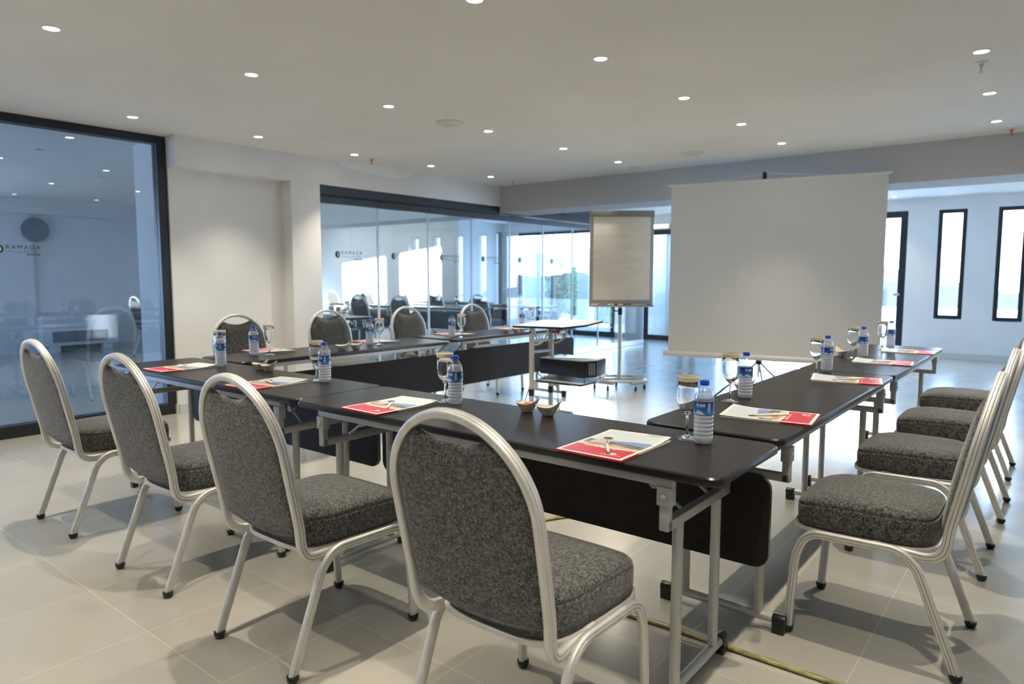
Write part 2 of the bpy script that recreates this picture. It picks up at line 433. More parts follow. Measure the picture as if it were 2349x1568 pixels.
def wframe(name, x0, x1, z0, z1, y, fw, fd=.08, glass='panewin', cross=None, handle=False, axis='x', mats='dark', muls=()):
    """frame in a wall along X (axis x) or along Y (axis y, then x0,x1 are y's and y is x)."""
    r = empty(name); r['kind'] = 'structure'
    f = MB()
    def bx(a0, a1, d0, d1, c0, c1, m):
        if axis == 'x': f.box(a0, a1, d0, d1, c0, c1, m)
        else: f.box(d0, d1, a0, a1, c0, c1, m)
    bx(x0, x0 + fw, y, y + fd, z0, z1, mats); bx(x1 - fw, x1, y, y + fd, z0, z1, mats)
    bx(x0 + fw, x1 - fw, y, y + fd, z1 - fw, z1, mats); bx(x0 + fw, x1 - fw, y, y + fd, z0, z0 + fw, mats)
    for mu in muls: bx(mu - .03, mu + .03, y, y + fd, z0 + fw, z1 - fw, mats)
    if cross: bx(x0 + fw, x1 - fw, y, y + fd, cross - .03, cross + .03, mats)
    f.build('frame', r, smooth=False, bevel=.004)
    f = MB()
    bx(x0 + fw, x1 - fw, y + fd * .45, y + fd * .45 + .006, z0 + fw, z1 - fw, glass)
    f.build('glass_pane', r, smooth=False)
    return r
d1 = wframe('door_1', -3.2, .58, 0.0, 2.38, 11.2, .105, muls=(-2.5, -1.5, -.5))
hb = MB(); hb.box(.50, .515, 11.16, 11.2, 1.0, 1.02, 'chrome').box(.42, .515, 11.155, 11.17, .99, 1.03, 'chrome').build('handle', d1, bevel=.003)
wframe('window_1', 1.013, 1.398, .63, 2.37, 11.2, .058)
wframe('window_2', 1.80, 2.175, .62, 2.37, 11.2, .058)
wframe('window_3', 2.60, 2.97, .62, 2.37, 11.2, .058)
wframe('window_4', 3.4, 3.77, .62, 2.37, 11.2, .058)
wframe('window_5', 6.7, 8.2, .15, 2.35, X1, .07, axis='y')  # invented window, out of view, brings daylight to the far floor
wframe('window_6', -7.55, -4.9, .0, 2.33, 11.2, .07, muls=(-6.57,), mats='dark2')
wframe('window_7', 10.93, 11.13, .2, 2.36, -8.1, .02, axis='y')
# long handle on the side room terrace door
hd = MB(); hd.tube(fillet([(-6.70, 11.19, 1.22), (-6.70, 11.13, 1.22), (-6.70, 11.13, 1.62), (-6.70, 11.19, 1.62)], [.03, .03]), .012, 'dark')
hd.build('door_handle', D.objects['window_6'])
MB().box(-7.48, -4.97, 11.20, 11.28, .07, .2, 'dark').build('kick_rail', D.objects['window_6'], smooth=False)
# glazed entrance at the end of the room: dark header, glass and dark sill
d2 = wframe('door_2', -4.25, -3.32, 0, 2.26, 11.2, .10, glass='pane')
MB().box(-4.7, -2.7, 13.0, 13.1, 0, 2.6, mat('lobby_teal_wall', (.16, .26, .32), .6)).box(-4.7, -2.7, 11.43, 13.1, -.1, 0, 'tile').box(-4.7, -4.6, 11.43, 13.1, 0, 2.6, 'wall').box(-2.8, -2.7, 11.43, 13.1, 0, 2.6, 'wall').build('lobby_shell', None, smooth=False)
D.objects['lobby_shell'].name = 'wall_lobby'; D.objects['wall_lobby']['kind'] = 'structure'
# dark bulkhead over the end of the glass partition
struct(MB().box(-5.2, -3.71, 7.52, 8.75, 2.30, H - .001, 'dark2'), 'trim_3')

# big framed glass on the left
gl = empty('window_8'); gl['kind'] = 'structure'
gx = -3.93
f = MB()
f.box(gx - .05, gx + .05, -3.4, 1.235, H - .07, H - .001, 'dark')
f.box(gx - .05, gx + .05, 1.155, 1.235, 0, H - .07, 'dark')
f.box(gx - .05, gx + .05, -3.4, 1.155, 0, .10, 'dark')
f.box(gx - .05, gx + .05, -3.40, -3.32, .10, H - .07, 'dark'); f.box(gx - .05, gx + .05, -1.5, -1.42, .10, H - .07, 'dark')
f.build('frame', gl, smooth=False, bevel=.003)
MB().box(gx - .005, gx + .005, -3.32, -1.5, .10, H - .07, 'paneL').build('glass_pane', gl, smooth=False)
MB().box(gx - .005, gx + .005, -1.42, 1.155, .10, H - .07, 'paneL').build('glass_pane', gl, smooth=False)

def logo_decal(parent, x, y, z, s, m='logo', mg='logogrey'):
    """disc with swoosh, RAMADA / RESORT / BODRUM, on a plane facing +X; y runs left to right as seen from +X side reading toward +Y."""
    T = Matrix(((0, 0, 1, x), (1, 0, 0, y), (0, 1, 0, z), (0, 0, 0, 1)))
    d = MB()
    a = [(.036 * math.cos(t), .043 * math.sin(t), 0) for t in [2 * PI * k / 28 for k in range(28)]]
    d.add([T @ (Vector(p) * s) for p in a], [tuple(range(28))], m)
    sw = []
    for k in range(9):
        t = k / 8; sw.append((-.012 + .02 * math.sin(t * PI), .036 - .072 * t))
    n = len(sw)
    vs = [T @ (Vector((p[0], p[1], .0006 / s)) * s) for p in sw] + [T @ (Vector((p[0] + .008 * math.sin(PI * i / (n - 1)) + .001, p[1], .0006 / s)) * s) for i, p in enumerate(sw)]
    d.add(vs, [(i, i + 1, n + i + 1, n + i) for i in range(n - 1)], 'labelwhite')
    def TT(dx, dy): return T @ Matrix.Translation((dx * s, dy * s, 0))
    d.text('RAMADA', .062 * s, m, TT(.055, .002), spacing=1.45, align='LEFT')
    wv = [(.06 + .145 * k / 10, -.026 - .007 * math.sin(2 * PI * k / 10 - PI)) for k in range(11)]
    n = len(wv)
    d.add([T @ (Vector((p[0], p[1], 0)) * s) for p in wv] + [T @ (Vector((p[0], p[1] - .0035, 0)) * s) for p in wv], [(i, n + i, n + i + 1, i + 1) for i in range(n - 1)], m)
    d.text('RESORT', .034 * s, mg, TT(.222, -.034), spacing=1.35, align='LEFT')
    d.text('BODRUM', .026 * s, m, TT(.250, -.064), spacing=1.2, align='LEFT', bold=.0006)
    d.build('logo_decal', parent, smooth=False)
logo_decal(gl, gx + .0065, -.075, 1.512, .74)

# folding glass partition along the left
tr = MB(); tr.box(-3.80, -3.705, 2.79, 5.83, 2.195, 2.289, 'dark2').box(-3.80, -3.70, 5.83, 10.28, 2.195, 2.29, 'dark').box(-3.79, -3.70, 2.79, 5.83, 2.178, 2.195, 'black')
struct(tr, 'trim_1')
for k in range(9):
    y0 = 2.80 + .83 * k; y1 = y0 + .825
    p = empty('window_%d' % (9 + k)); p['kind'] = 'structure'
    px = -3.745
    MB().box(px - .02, px + .03, y0, y1, 2.098, 2.178, 'dark2').build('top_rail', p, smooth=False, bevel=.003)
    MB().box(px - .02, px + .03, y0, y1, 0.004, .088, 'steelgap').build('bottom_rail', p, smooth=False, bevel=.003)
    MB().box(px - .005, px + .005, y0 + .006, y1 - .006, .088, 2.098, 'pane').build('glass_pane', p, smooth=False)
    MB().box(px - .012, px + .012, y1 - .010, y1 + .010, .088, 2.098, 'paneedge').build('edge_seal', p, smooth=False)
    if k < 6:
        logo_decal(p, px + .0062, y0 + .235, 1.545, .92)

# ------------------------------------------------------------------ exterior
def ridge(name, y, z0, amp, col, x0=-90, x1=90, seed=1):
    rnd = random.Random(seed); n = 120; w = MB()
    ph = [rnd.uniform(0, 6.28) for _ in range(6)]
    top = []
    for i in range(n + 1):
        x = x0 + (x1 - x0) * i / n
        z = z0 + amp * sum(math.sin(x * (.03 + .05 * k) + ph[k]) / (k + 1) for k in range(6)) + rnd.uniform(-.15, .15) * amp
        top.append((x, z))
    vs = [(x, y, -30) for x, z in top] + [(x, y + 6, z) for x, z in top] + [(x, y + 40, -30) for x, z in top]
    n1 = n + 1
    fs = [(i, i + 1, n1 + i + 1, n1 + i) for i in range(n)] + [(n1 + i, n1 + i + 1, 2 * n1 + i + 1, 2 * n1 + i) for i in range(n)]
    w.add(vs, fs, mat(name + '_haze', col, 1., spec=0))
    o = w.build(name, smooth=True, ang=80); tag(o, kind='structure')
    return o
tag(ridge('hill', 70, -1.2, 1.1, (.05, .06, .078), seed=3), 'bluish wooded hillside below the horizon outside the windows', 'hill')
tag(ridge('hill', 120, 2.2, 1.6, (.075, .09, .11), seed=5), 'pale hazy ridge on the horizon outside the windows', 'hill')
struct(MB().box(-20, 14, 11.45, 17, -.2, -.06, 'terrace').box(5.0, 14, -2, 17, -.2, -.06, 'terrace'), 'ground_terrace')
pw = MB().box(-3.0, 14, 15.8, 16.0, -.06, .62, 'terrace').build('parapet', smooth=False, bevel=.01)
tag(pw, 'low white terrace parapet outside the back windows', 'parapet')
cw = MB().box(-11.9, -8.35, 13.4, 13.7, -.06, 1.95, 'concrete')
tag(cw.build('garden_wall', smooth=False, bevel=.01), 'grey concrete garden wall outside the side room glazing', 'wall')
gp = MB().box(-6.98, -6.66, 12.9, 13.2, -.06, 2.0, 'concrete')
tag(gp.build('garden_pillar', smooth=False, bevel=.01), 'square grey concrete pillar outside the side room glazing', 'pillar')
def tree(cx, cy, zs, r, n, label, seed):
    rnd = random.Random(seed)
    t = empty('tree', (cx, cy, -.06))
    tag(t, label, 'tree', 'trees outside the side room')
    MB().tube([(0, 0, 0), (.05, .03, zs * .5), (0, 0, zs)], .05, 'bark', 8).build('trunk', t)
    f = MB(); vs = []; fs = []
    for i in range(n):
        a = rnd.uniform(0, 2 * PI); u = rnd.uniform(-1, 1); rr = rnd.random() ** .5
        p = Vector((r * rr * math.cos(a) * math.sqrt(1 - u * u), r * rr * math.sin(a) * math.sqrt(1 - u * u), zs + u * zs * .75))
        s = rnd.uniform(.018, .04); q = Vector((rnd.gauss(0, 1), rnd.gauss(0, 1), rnd.gauss(0, 1))).normalized()
        e1 = q.orthogonal().normalized() * s; e2 = q.cross(e1)
        k = len(vs); vs += [p - e1, p + e2 * .5, p + e1, p - e2 * .5]; fs.append((k, k + 1, k + 2, k + 3))
    f.add(vs, fs, 'leafg'); f.build('foliage', t, smooth=False)
tree(-7.62, 12.9, 1.15, .30, 5000, 'slim dark green tree beside the garden wall', 2)
tree(-8.7, 15.6, .95, 1.2, 14000, 'broad pale green bush beyond the side room glazing', 4)
tree(-6.9, 14.4, .42, .75, 7000, 'low green bush behind the concrete pillar', 6)

# ------------------------------------------------------------------ chairs
def chair_tube_prof(w, t):
    """flattened oval tube with two grooves on its outer face (o = outward)."""
    pts = []
    hw = w / 2; ht = t / 2
    outer = [(-hw * .98, ht * .35), (-hw * .86, ht * .80), (-hw * .58, ht), (-hw * .40, ht * .98), (-hw * .33, ht * .72), (-hw * .26, ht), (0, ht * 1.12),
             (hw * .26, ht), (hw * .33, ht * .72), (hw * .40, ht * .98), (hw * .58, ht), (hw * .86, ht * .80), (hw * .98, ht * .35)]
    inner = [(hw * .98, -ht * .35), (hw * .8, -ht * .85), (hw * .5, -ht), (-hw * .5, -ht), (-hw * .8, -ht * .85), (-hw * .98, -ht * .35)]
    return [(o, b_) for (b_, o) in outer + inner]
def make_chair():
    c = empty('banquet_chair')
    tag(c, 'x', 'chair', 'grey banquet chairs around the tables')
    ZC = .742; R = .231
    def fz(z): return -.21 - (z - .43) * .205          # y of the back plane (front = +y)
    # back frame
    pts = []
    right = [(.203, .0, .386), (.205, -.10, .381), (.212, -.165, .382), (.219, -.200, .402), (.224, -.217, .440), (.2265, fz(.50), .50), (.229, fz(.60), .60), (.231, fz(.70), .70)]
    arch = [(R * math.cos(a), fz(ZC + R * math.sin(a)), ZC + R * math.sin(a)) for a in [PI * k / 28 for k in range(29)]]
    left = [(-x, y, z) for (x, y, z) in right[::-1]]
    path = right + arch + left
    # densify the lower bends
    P = [Vector(p) for p in path]; dense = []
    for i in range(len(P) - 1):
        p0 = P[max(i - 1, 0)]; p1 = P[i]; p2 = P[i + 1]; p3 = P[min(i + 2, len(P) - 1)]
        for k in range(3):
            t = k / 3
            dense.append(.5 * ((2 * p1) + (p2 - p0) * t + (2 * p0 - 5 * p1 + 4 * p2 - p3) * t * t + (3 * p1 - p0 - 3 * p2 + p3) * t ** 3))
    dense.append(P[-1])
    def outw(p):
        if p.z < ZC: return (1 if p.x > 0 else -1, 0, 0)
        return Vector((p.x, (fz(p.z) - fz(ZC)), p.z - ZC))
    MB().sweep(dense, chair_tube_prof(.033, .022), 'alu', outw).build('back_frame', c, ang=50)
    # backrest
    W = MB(); nu, nv = 28, 30
    def grid(side):
        vs = []
        for j in range(nv + 1):
            v = j / nv
            for i in range(nu + 1):
                u = -1 + 2 * i / nu
                Ri = .2195
                zt = ZC + Ri * math.sqrt(max(0, 1 - (u * .985) ** 2))
                if abs(u) < .52: zt -= .062 * (math.cos(PI * u / 1.04)) ** .7
                zb = .435 + .03 * u * u
                z = zb + (zt - zb) * v
                Wi = .2195 if z > ZC else .2195 - .012 * ((ZC - z) / .3) ** 1.5
                xx = u * Wi
                e = (1 - abs(u) ** 7) * (1 - abs(2 * v - 1) ** 10)
                e = max(e, 0) ** .5
                th = (.030 if side > 0 else .012)
                bulge = (.014 if side > 0 else .004) * (1 - u * u) * math.sin(PI * min(1, v * 1.0))
                vs.append((xx, fz(z) + side * (.002 + th * e + bulge * e), z))
        return vs
    A = grid(1); B = grid(-1); n1 = nu + 1
    fs = [(j * n1 + i, j * n1 + i + 1, (j + 1) * n1 + i + 1, (j + 1) * n1 + i) for j in range(nv) for i in range(nu)]
    off = len(A)
    fb = [tuple(off + q for q in f[::-1]) for f in fs]
    rim = [i for i in range(n1)] + [j * n1 + nu for j in range(1, nv + 1)] + [nv * n1 + i for i in range(nu - 1, -1, -1)] + [j * n1 for j in range(nv - 1, 0, -1)]
    fr = [(rim[k], off + rim[k], off + rim[(k + 1) % len(rim)], rim[(k + 1) % len(rim)]) for k in range(len(rim))]
    W.add(A + B, [f[::-1] for f in fs] + [f[::-1] for f in fb] + [f[::-1] for f in fr], 'fabric')
    W.build('backrest', c, ang=70)
    # seat
    def outline(s, dy=0.):
        pts = []
        for k in range(56):
            a = 2 * PI * k / 56; ca, sa = math.cos(a), math.sin(a)
            n = 4.8
            x = abs(ca) ** (2 / n) * (1 if ca > 0 else -1); y = abs(sa) ** (2 / n) * (1 if sa > 0 else -1)
            hw = .198 + .022 * (y * .5 + .5)
            yy = .045 + y * .222
            pts.append((x * hw * s, .045 + (yy - .045) * s + dy, 0, y))
        return pts
    S = MB(); rings = [(.92, .400), (.98, .402), (1.0, .412), (1.008, .440), (1.010, .478), (1.006, .4865), (.994, .4890), (.9935, .4900), (1.000, .4925), (.985, .5025), (.945, .5115), (.86, .518), (.65, .524), (.4, .527), (.15, .528)]
    vs = []
    for (s, z) in rings:
        for (x, y, _, yn) in outline(s):
            zz = z
            if z > .44 and yn > .2: zz -= .020 * ((yn - .2) / .8) ** 2 * min(1, s) ** 2
            if z > .5: zz -= .006 * math.exp(-((y + .02) ** 2 + x * x) / .008)
            vs.append((x, y, zz))
    n = 56; K = len(rings)
    fs = [(k * n + i, k * n + (i + 1) % n, (k + 1) * n + (i + 1) % n, (k + 1) * n + i) for k in range(K - 1) for i in range(n)]
    fs.append(tuple(range(n - 1, -1, -1))); fs.append(tuple((K - 1) * n + i for i in range(n)))
    S.add(vs, fs, 'fabric'); S.build('seat', c, ang=60)
    # seat frame under the cushion
    ol = [(x * .985, y, .393) for (x, y, _, yn) in outline(1.0)]
    MB().sweep(ol, [(.011, -.006), (.011, .006), (-.011, .006), (-.011, -.006)], 'alu', lambda p: (p.x, p.y - .045, 0), closed=True).build('seat_frame', c, ang=40)
    # legs and side rails
    prof = chair_tube_prof(.031, .021)
    for sx in (1, -1):
        def fp(pts): return [(sx * .225, y, z) for (y, z) in pts]
        raw = [(.262, .018), (.244, .300), (.205, .385), (-.085, .390), (-.138, .345), (-.262, .018)]
        full = fillet(fp(raw), [.05, .045, .035, .03], 6)
        # split: front leg | rail | rear leg
        i0 = min(range(len(full)), key=lambda i: (Vector(full[i]) - Vector((sx * .225, .175, .3855))).length)
        i1 = min(range(len(full)), key=lambda i: (Vector(full[i]) - Vector((sx * .225, -.075, .3895))).length)
        for sub, nm in (((0, i0 + 1), 'leg'), ((i0, i1 + 1), 'side_rail'), ((i1, len(full)), 'leg')):
            seg = full[sub[0]:sub[1]]
            q = MB().sweep(full, prof, 'alu', (sx, 0, 0), sub=sub)
            if nm == 'leg':
                j = 1 if seg is full else 0
                yy = .252 if seg[0][1] > .2 else -.222
                q.sphere((sx * .225, yy - .0 + (.0 if yy > 0 else -.0), .155 if yy > 0 else .13), .007, 'silver', 6)
            lg = q.build(nm, c, ang=50)
            if nm == 'leg':
                foot = seg[0] if seg[0][2] < .1 else seg[-1]
                MB().lathe([(.008, 0), (.014, .002), (.0195, .012), (.0205, .024), (.018, .025)], 'black', (foot[0], foot[1], .0), 14).build('rubber_foot', lg)
    return c
CH = make_chair(); CHU = [False]
W3 = 'grey banquet chair with silver frame, '
F = [((1.545, -.375), 0, W3 + 'nearest the camera with its whole back shown'),
     ((.578, -.385), 0, W3 + 'second from the right along the front tables'),
     ((-.336, -.352), 0, W3 + 'third from the right along the front tables'),
     ((-1.345, -.345), 0, W3 + 'beside the big tinted glass at the far left'),
     ((2.196, .905), PI / 2, W3 + 'nearest of the row along the right tables'),
     ((2.190, 1.860), PI / 2, W3 + 'second of the row along the right tables'),
     ((2.205, 2.760), PI / 2, W3 + 'third of the row along the right tables'),
     ((2.185, 3.720), PI / 2, W3 + 'farthest of the row along the right tables'),
     ((-2.40, 1.21), -PI / 2, W3 + 'in front of the wall niche'),
     ((-2.50, 2.19), -PI / 2, W3 + 'in front of the white pier by the glass partition'),
     ((-2.48, 3.18), -PI / 2, W3 + 'third back along the left tables, before the glass partition'),
     ((-2.42, 4.16), -PI / 2, W3 + 'farthest back along the left tables, before the glass partition')]
for (p, rz, lab) in F: place(CH, CHU, (p[0], p[1], 0), rz, lab)
for (p, rz, lab) in [((-7.12, 6.35), 0, 'tall shadowed chair behind the first folding pane, nearest of the three there'),
                     ((-6.06, 6.35), 0, 'shadowed chair behind the second folding pane, just right of its left seam'),
                     ((-5.62, 7.85), 0, 'shadowed chair behind the third pane seam with its seat showing at right'),
                     ((-7.62, 8.75), 0, 'shadowed chair behind the second pane seam against the right bright wall patch'),
                     ((-9.55, 8.55), 0, 'shadowed chair behind the first folding pane against the left bright wall patch'),
                     ((-11.2, 8.85), 0, 'shadowed chair behind the first folding pane, leftmost and farthest'),
                     ((-9.0, 3.37), 0, 'dark chair standing alone behind the big tinted glass')]:
    c = dup(CH, (p[0], p[1], 0), rz, lab); c['group'] = 'chairs in the side room'

# ------------------------------------------------------------------ tables
TL, TD = 1.946, .516
def make_table():
    t = empty('folding_table'); tag(t, 'x', 'table', 'dark wood folding meeting tables')
    L2, D2 = TL / 2, TD / 2
    top = MB(); pl = rrect(-L2, L2, -D2, D2, .045, 6)
    n = len(pl); rings = [(-.006, .722), (0, .727), (.0015, .735), (0, .745), (-.004, .750)]
    vs = []
    for (o, z) in rings:
        for (x, y) in pl:
            k = 1
            vs.append((x * (1 + o / L2), y * (1 + o / D2), z))
    fs = [(k * n + i, k * n + (i + 1) % n, (k + 1) * n + (i + 1) % n, (k + 1) * n + i) for k in range(len(rings) - 1) for i in range(n)]
    top.add(vs, fs, 'edge')
    top.add(vs[-n:], [tuple(range(n))], 'wood'); top.add(vs[:n], [tuple(range(n - 1, -1, -1))], 'edge')
    top.build('tabletop', t, ang=30)
    for sy in (-1, 1):
        MB().box(-L2 + .145, L2 - .145, sy * .225 - .0125, sy * .225 + .0125, .695, .7215, 'silver').build('rail', t, bevel=.002)
    for sx in (-1, 1):
        lx = sx * (L2 - .168)
        for sy in (-1, 1):
            h = MB(); y = sy * .2285
            h.box(lx - .0225, lx + .0225, y - .017, y + .017, .64, .695, 'silver')
            h.box(lx - .0145, lx + .0145, y - .013, y + .013, .565, .645, 'silver')
            for q in (-1, 1): h.lathe([(.008, 0), (.0085, .003), (.004, .005)], 'silver', (0, 0, 0), 10).xf(Matrix.Translation((lx, y + q * .0172, .667)) @ Matrix.Rotation(-q * PI / 2, 4, 'X'), len(h.v) - 30)
            h.build('hinge_bracket', t, bevel=.0018)
        MB().box(lx - .0145, lx + .0145, -.2405, .2405, .565, .594, 'silver').build('crossbar', t, bevel=.002)
        for sy in (-1, 1):
            MB().tube([(lx, sy * .145, .06), (lx, sy * .145, .568)], .0165, 'silver', 16).build('leg', t)
            b_ = MB(); yb = sy * .10
            b_.tube([(lx - sx * .012, yb, .594), (lx - sx * .10, yb, .655)], .006, 'silver', 8)
            b_.tube([(lx - sx * .10, yb, .655), (lx - sx * .17, yb, .718)], .006, 'silver', 8)
            b_.tube([(lx - sx * .10, yb - .012, .655), (lx - sx * .10, yb + .012, .655)], .015, 'silver', 14)
            b_.build('brace', t)
        fb = MB().tube([(lx, -.225, .047), (lx, .225, .047)], .0165, 'silver', 16).build('foot_bar', t)
        for sy in (-1, 1):
            c = MB(); c.box(lx - .019, lx + .019, sy * .222 - .022, sy * .222 + .022, .0, .045, 'black')
            c.tube([(lx, sy * .222 - .023, .047), (lx, sy * .222 + .023, .047)], .0205, 'black', 16)
            c.build('rubber_cap', fb, bevel=.003)
    # modesty panel on the far side
    pr = rrect(-L2 + .02, L2 - .02, .33, .645, .05, 6)
    y0, y1 = D2 - .030, D2 - .012
    n = len(pr); vs = [(x, y0, z) for x, z in pr] + [(x, y1, z) for x, z in pr]
    P_ = MB(); P_.add(vs, [tuple(range(n)), tuple(range(2 * n - 1, n - 1, -1))], 'panelw')
    P_.add(vs, [(i, n + i, n + (i + 1) % n, (i + 1) % n) for i in range(n)], 'edge')
    P_.build('modesty_panel', t, ang=30)
    b_ = MB()
    for x in (-L2 + .35, L2 - .35): b_.box(x - .012, x + .012, D2 - .035, D2 - .030, .60, .72, 'silver')
    b_.build('panel_hanger', t, smooth=False)
    return t
TB = make_table(); TBU = [False]
WT = 'dark wood folding table with silver legs, '
Trot = -.6 * PI / 180
TS = [((.993, .167), 0, WT + 'at the front right corner nearest the camera'),
      ((-.962, .181), -.004, WT + 'at the front left, beside the tinted glass'),
      ((1.6925, 1.4525), PI / 2, WT + 'nearer of the two on the right side'),
      ((1.6925, 3.405), PI / 2, WT + 'farther of the two on the right side'),
      ((-1.675, 1.458), -PI / 2, WT + 'nearer on the left side'),
      ((-1.755, 3.507), -PI / 2, WT + 'farther on the left, behind the trolley')]
for (p, rz, lab) in TS: place(TB, TBU, (p[0], p[1], 0), rz, lab)
for (p, lab) in [((-6.2, 7.20), 'folding table in the side room behind the second and third panes'),
                 ((-8.2, 7.20), 'folding table in the side room behind the first pane, middle distance'),
                 ((-5.80, 8.72), 'folding table in the side room, far row, right end toward the terrace door'),
                 ((-7.80, 9.22), 'folding table in the side room against the sunlit end wall'),
                 ((-5.74, 4.15), 'folding table in the side room nearest to the first glass pane')]:
    c = dup(TB, (p[0], p[1], 0), 0, lab); c['group'] = 'tables in the side room'

# ------------------------------------------------------------------ bottles
def make_bottle(body='water_bottle'):
    b = empty('water_bottle'); tag(b, 'x', 'bottle', 'small water bottles on the tables')
    RB = .0315
    prof = [(.012, .004), (.020, .001), (.0275, .003), (.031, .011)]
    z = .016
    for k in range(6):   # ribbed lower body
        prof += [(.0315, z + .002), (.0318, z + .006), (.0312, z + .010), (.0294, z + .0125)]
        z += .0135
    prof += [(.0312, .0965), (.0312, .098), (.0312, .142), (.0316, .145), (.0315, .150), (.0302, .160), (.0270, .169), (.0215, .178), (.0165, .184), (.0135, .189), (.0130, .195), (.0142, .1955), (.0142, .197)]
    def petal(a, zz): return .05 * math.cos(5 * a) if zz < .004 else 0.
    MB().lathe(prof, 'pet', n=32, wob=petal).build('bottle_body', b, ang=70)
    pw_ = [(max(r - .0010, .002), z_ + .0008) for (r, z_) in prof if z_ < .168] + [(.0262, .1685)]
    MB().lathe(pw_, 'water', n=32).build('water', b, ang=70)
    c = MB().lathe([(.0150, .193), (.0155, .194), (.0155, .2065), (.0145, .2085), (.0, .2088)], 'bluecap', n=40, wob=lambda a, zz: .015 * (1 if int(a / (2 * PI) * 40) % 2 else 0) if .1935 < zz < .207 else 0)
    c.build('cap', b, ang=30)
    # label
    RL = .0318
    l = MB(); n = 40
    l.lathe([(RL, .099), (RL, .141)], 'label', n=n, caps=False)
    def cyl(x, y, off=.0003): # x arc length, y height
        a = -PI / 2 + x / RL
        return ((RL + off) * math.cos(a), (RL + off) * math.sin(a), y)
    for (z0, z1) in ((.0985, .1005), (.1405, .1415)):
        l.lathe([(RL + .0002, z0), (RL + .0002, z1)], 'barcode', n=n, caps=False)
    # mountains printed round the lower part
    rnd = random.Random(3)
    for x0 in (-.066, .033 - .066 + .0, .033):
        top = []
        for k in range(25):
            t = k / 24
            h = .0015 + .013 * max(0, 1 - abs(t - .42) * 2.6) + .006 * max(0, 1 - abs(t - .75) * 4) + rnd.uniform(-.0008, .0008)
            top.append((x0 + .034 * t, .1005 + max(h, .001)))
        vs = [cyl(x, .1005, .0004) for x, z_ in top] + [cyl(x, z_, .0004) for x, z_ in top]; k1 = len(top)
        l.add(vs, [(i, i + 1, k1 + i + 1, k1 + i) for i in range(k1 - 1)], 'labelice')
    for xc in (-.012, .054):
        l.text('Erikli', .0148, 'labelwhite', None, fn=lambda v, xc=xc: Vector(cyl(v.x + xc, v.y + .1265, .0006)), bold=.0003)
        l.text('natural spring water', .0028, 'labelwhite', None, fn=lambda v, xc=xc: Vector(cyl(v.x + xc, v.y + .1228, .0006)))
    for xc in (.0155,):
        vs = [cyl(xc + dx, zz, .0005) for zz in (.107, .1365) for dx in (-.0045, 0, .0045)]
        l.add(vs, [(0, 1, 4, 3), (1, 2, 5, 4)], 'labelwhite')
        for k in range(13):
            za = .1085 + k * .0021; h = .0012 if k % 3 else .0007
            vs = [cyl(xc + dx, zz, .0008) for zz in (za, za + h) for dx in (-.0035, 0, .0035)]
            if k == 4: continue
            l.add(vs, [(0, 1, 4, 3), (1, 2, 5, 4)], 'barcode')
    l.build('label', b, ang=60)
    return b
BT = make_bottle(); BTU = [False]
TZ = .7502
WB = 'small water bottle with blue cap, '
camx, camy = 2.659, -1.854
BOT = [((1.76, .28), .05, WB + 'standing at the front right table corner'),
       ((.64, .29), -.42, WB + 'mid front tables behind the nearest chair'),
       ((-.30, .31), -.45, WB + 'on the front left table near the seam'),
       ((-1.33, .31), -.50, WB + 'at the far left end of the front tables'),
       ((-1.71, .76), .62, WB + 'near corner of the left tables'),
       ((-1.67, 1.75), .62, WB + 'second along the left tables beside cream bowls'),
       ((-1.65, 2.68), .62, WB + 'third along the left tables'),
       ((-1.93, 4.08), .62, WB + 'last along the left tables, behind the trolley top'),
       ((1.56, 1.21), .75, WB + 'first along the right tables'),
       ((1.61, 2.38), 1.3, WB + 'second along the right tables, before the screen'),
       ((1.61, 3.29), 1.3, WB + 'third along the right tables, before the screen'),
       ((1.63, 4.13), 1.3, WB + 'last along the right tables, before the terrace door')]
for (p, ph, lab) in BOT:
    # rotation so that the local -Y direction faces the camera, then the print phase
    a = math.atan2(camy - p[1], camx - p[0]) + PI / 2
    place(BT, BTU, (p[0], p[1], TZ), a + ph, lab)

# ------------------------------------------------------------------ wine glasses with paper lids
def make_goblet():
    g = empty('wine_glass'); tag(g, 'x', 'wine glass', 'wine glasses covered with paper lids')
    prof = [(.0005, .004), (.0360, .0004), (.036, .0022), (.030, .005), (.012, .010), (.006, .017), (.0042, .030), (.0040, .070), (.0048, .080), (.011, .088), (.022, .098), (.031, .112), (.036, .130), (.0370, .148), (.0355, .175), (.0335, .200), (.0325, .2005), (.0320, .200), (.0340, .175), (.0355, .148), (.0345, .130), (.0295, .1135), (.0205, .1000), (.010, .0915), (.0005, .0895)]
    prof = [(.0005, .0)] + [(.0345, .0)] + prof[1:]
    MB().lathe(prof, 'goblet', n=32, caps=False).build('bowl_and_stem', g, ang=80)
    # underside and inner wall for thickness
    l = MB()
    l.lathe([(.0350, .197), (.0358, .1965), (.0366, .2115), (.0352, .2135), (.0001, .2137)], 'lid', n=48, wob=lambda a, z: .012 * math.cos(24 * a) if z < .212 else 0)
    l.lathe([(.0001, .2140), (.0335, .2140)], 'lidtop', n=32, caps=False)
    for s0 in (-.007, .007):
        pts = [(-.026 + .052 * k / 14, s0 + .006 * math.sin(k / 14 * 2 * PI)) for k in range(15)]
        n = len(pts)
        l.add([(x, y, .2143) for x, y in pts] + [(x, y + .0035, .2143) for x, y in pts], [(i, i + 1, n + i + 1, n + i) for i in range(n - 1)], 'lid')
    l.build('paper_lid', g, ang=30)
    return g
GB = make_goblet(); GBU = [False]
WG = 'wine glass with cream paper lid, '
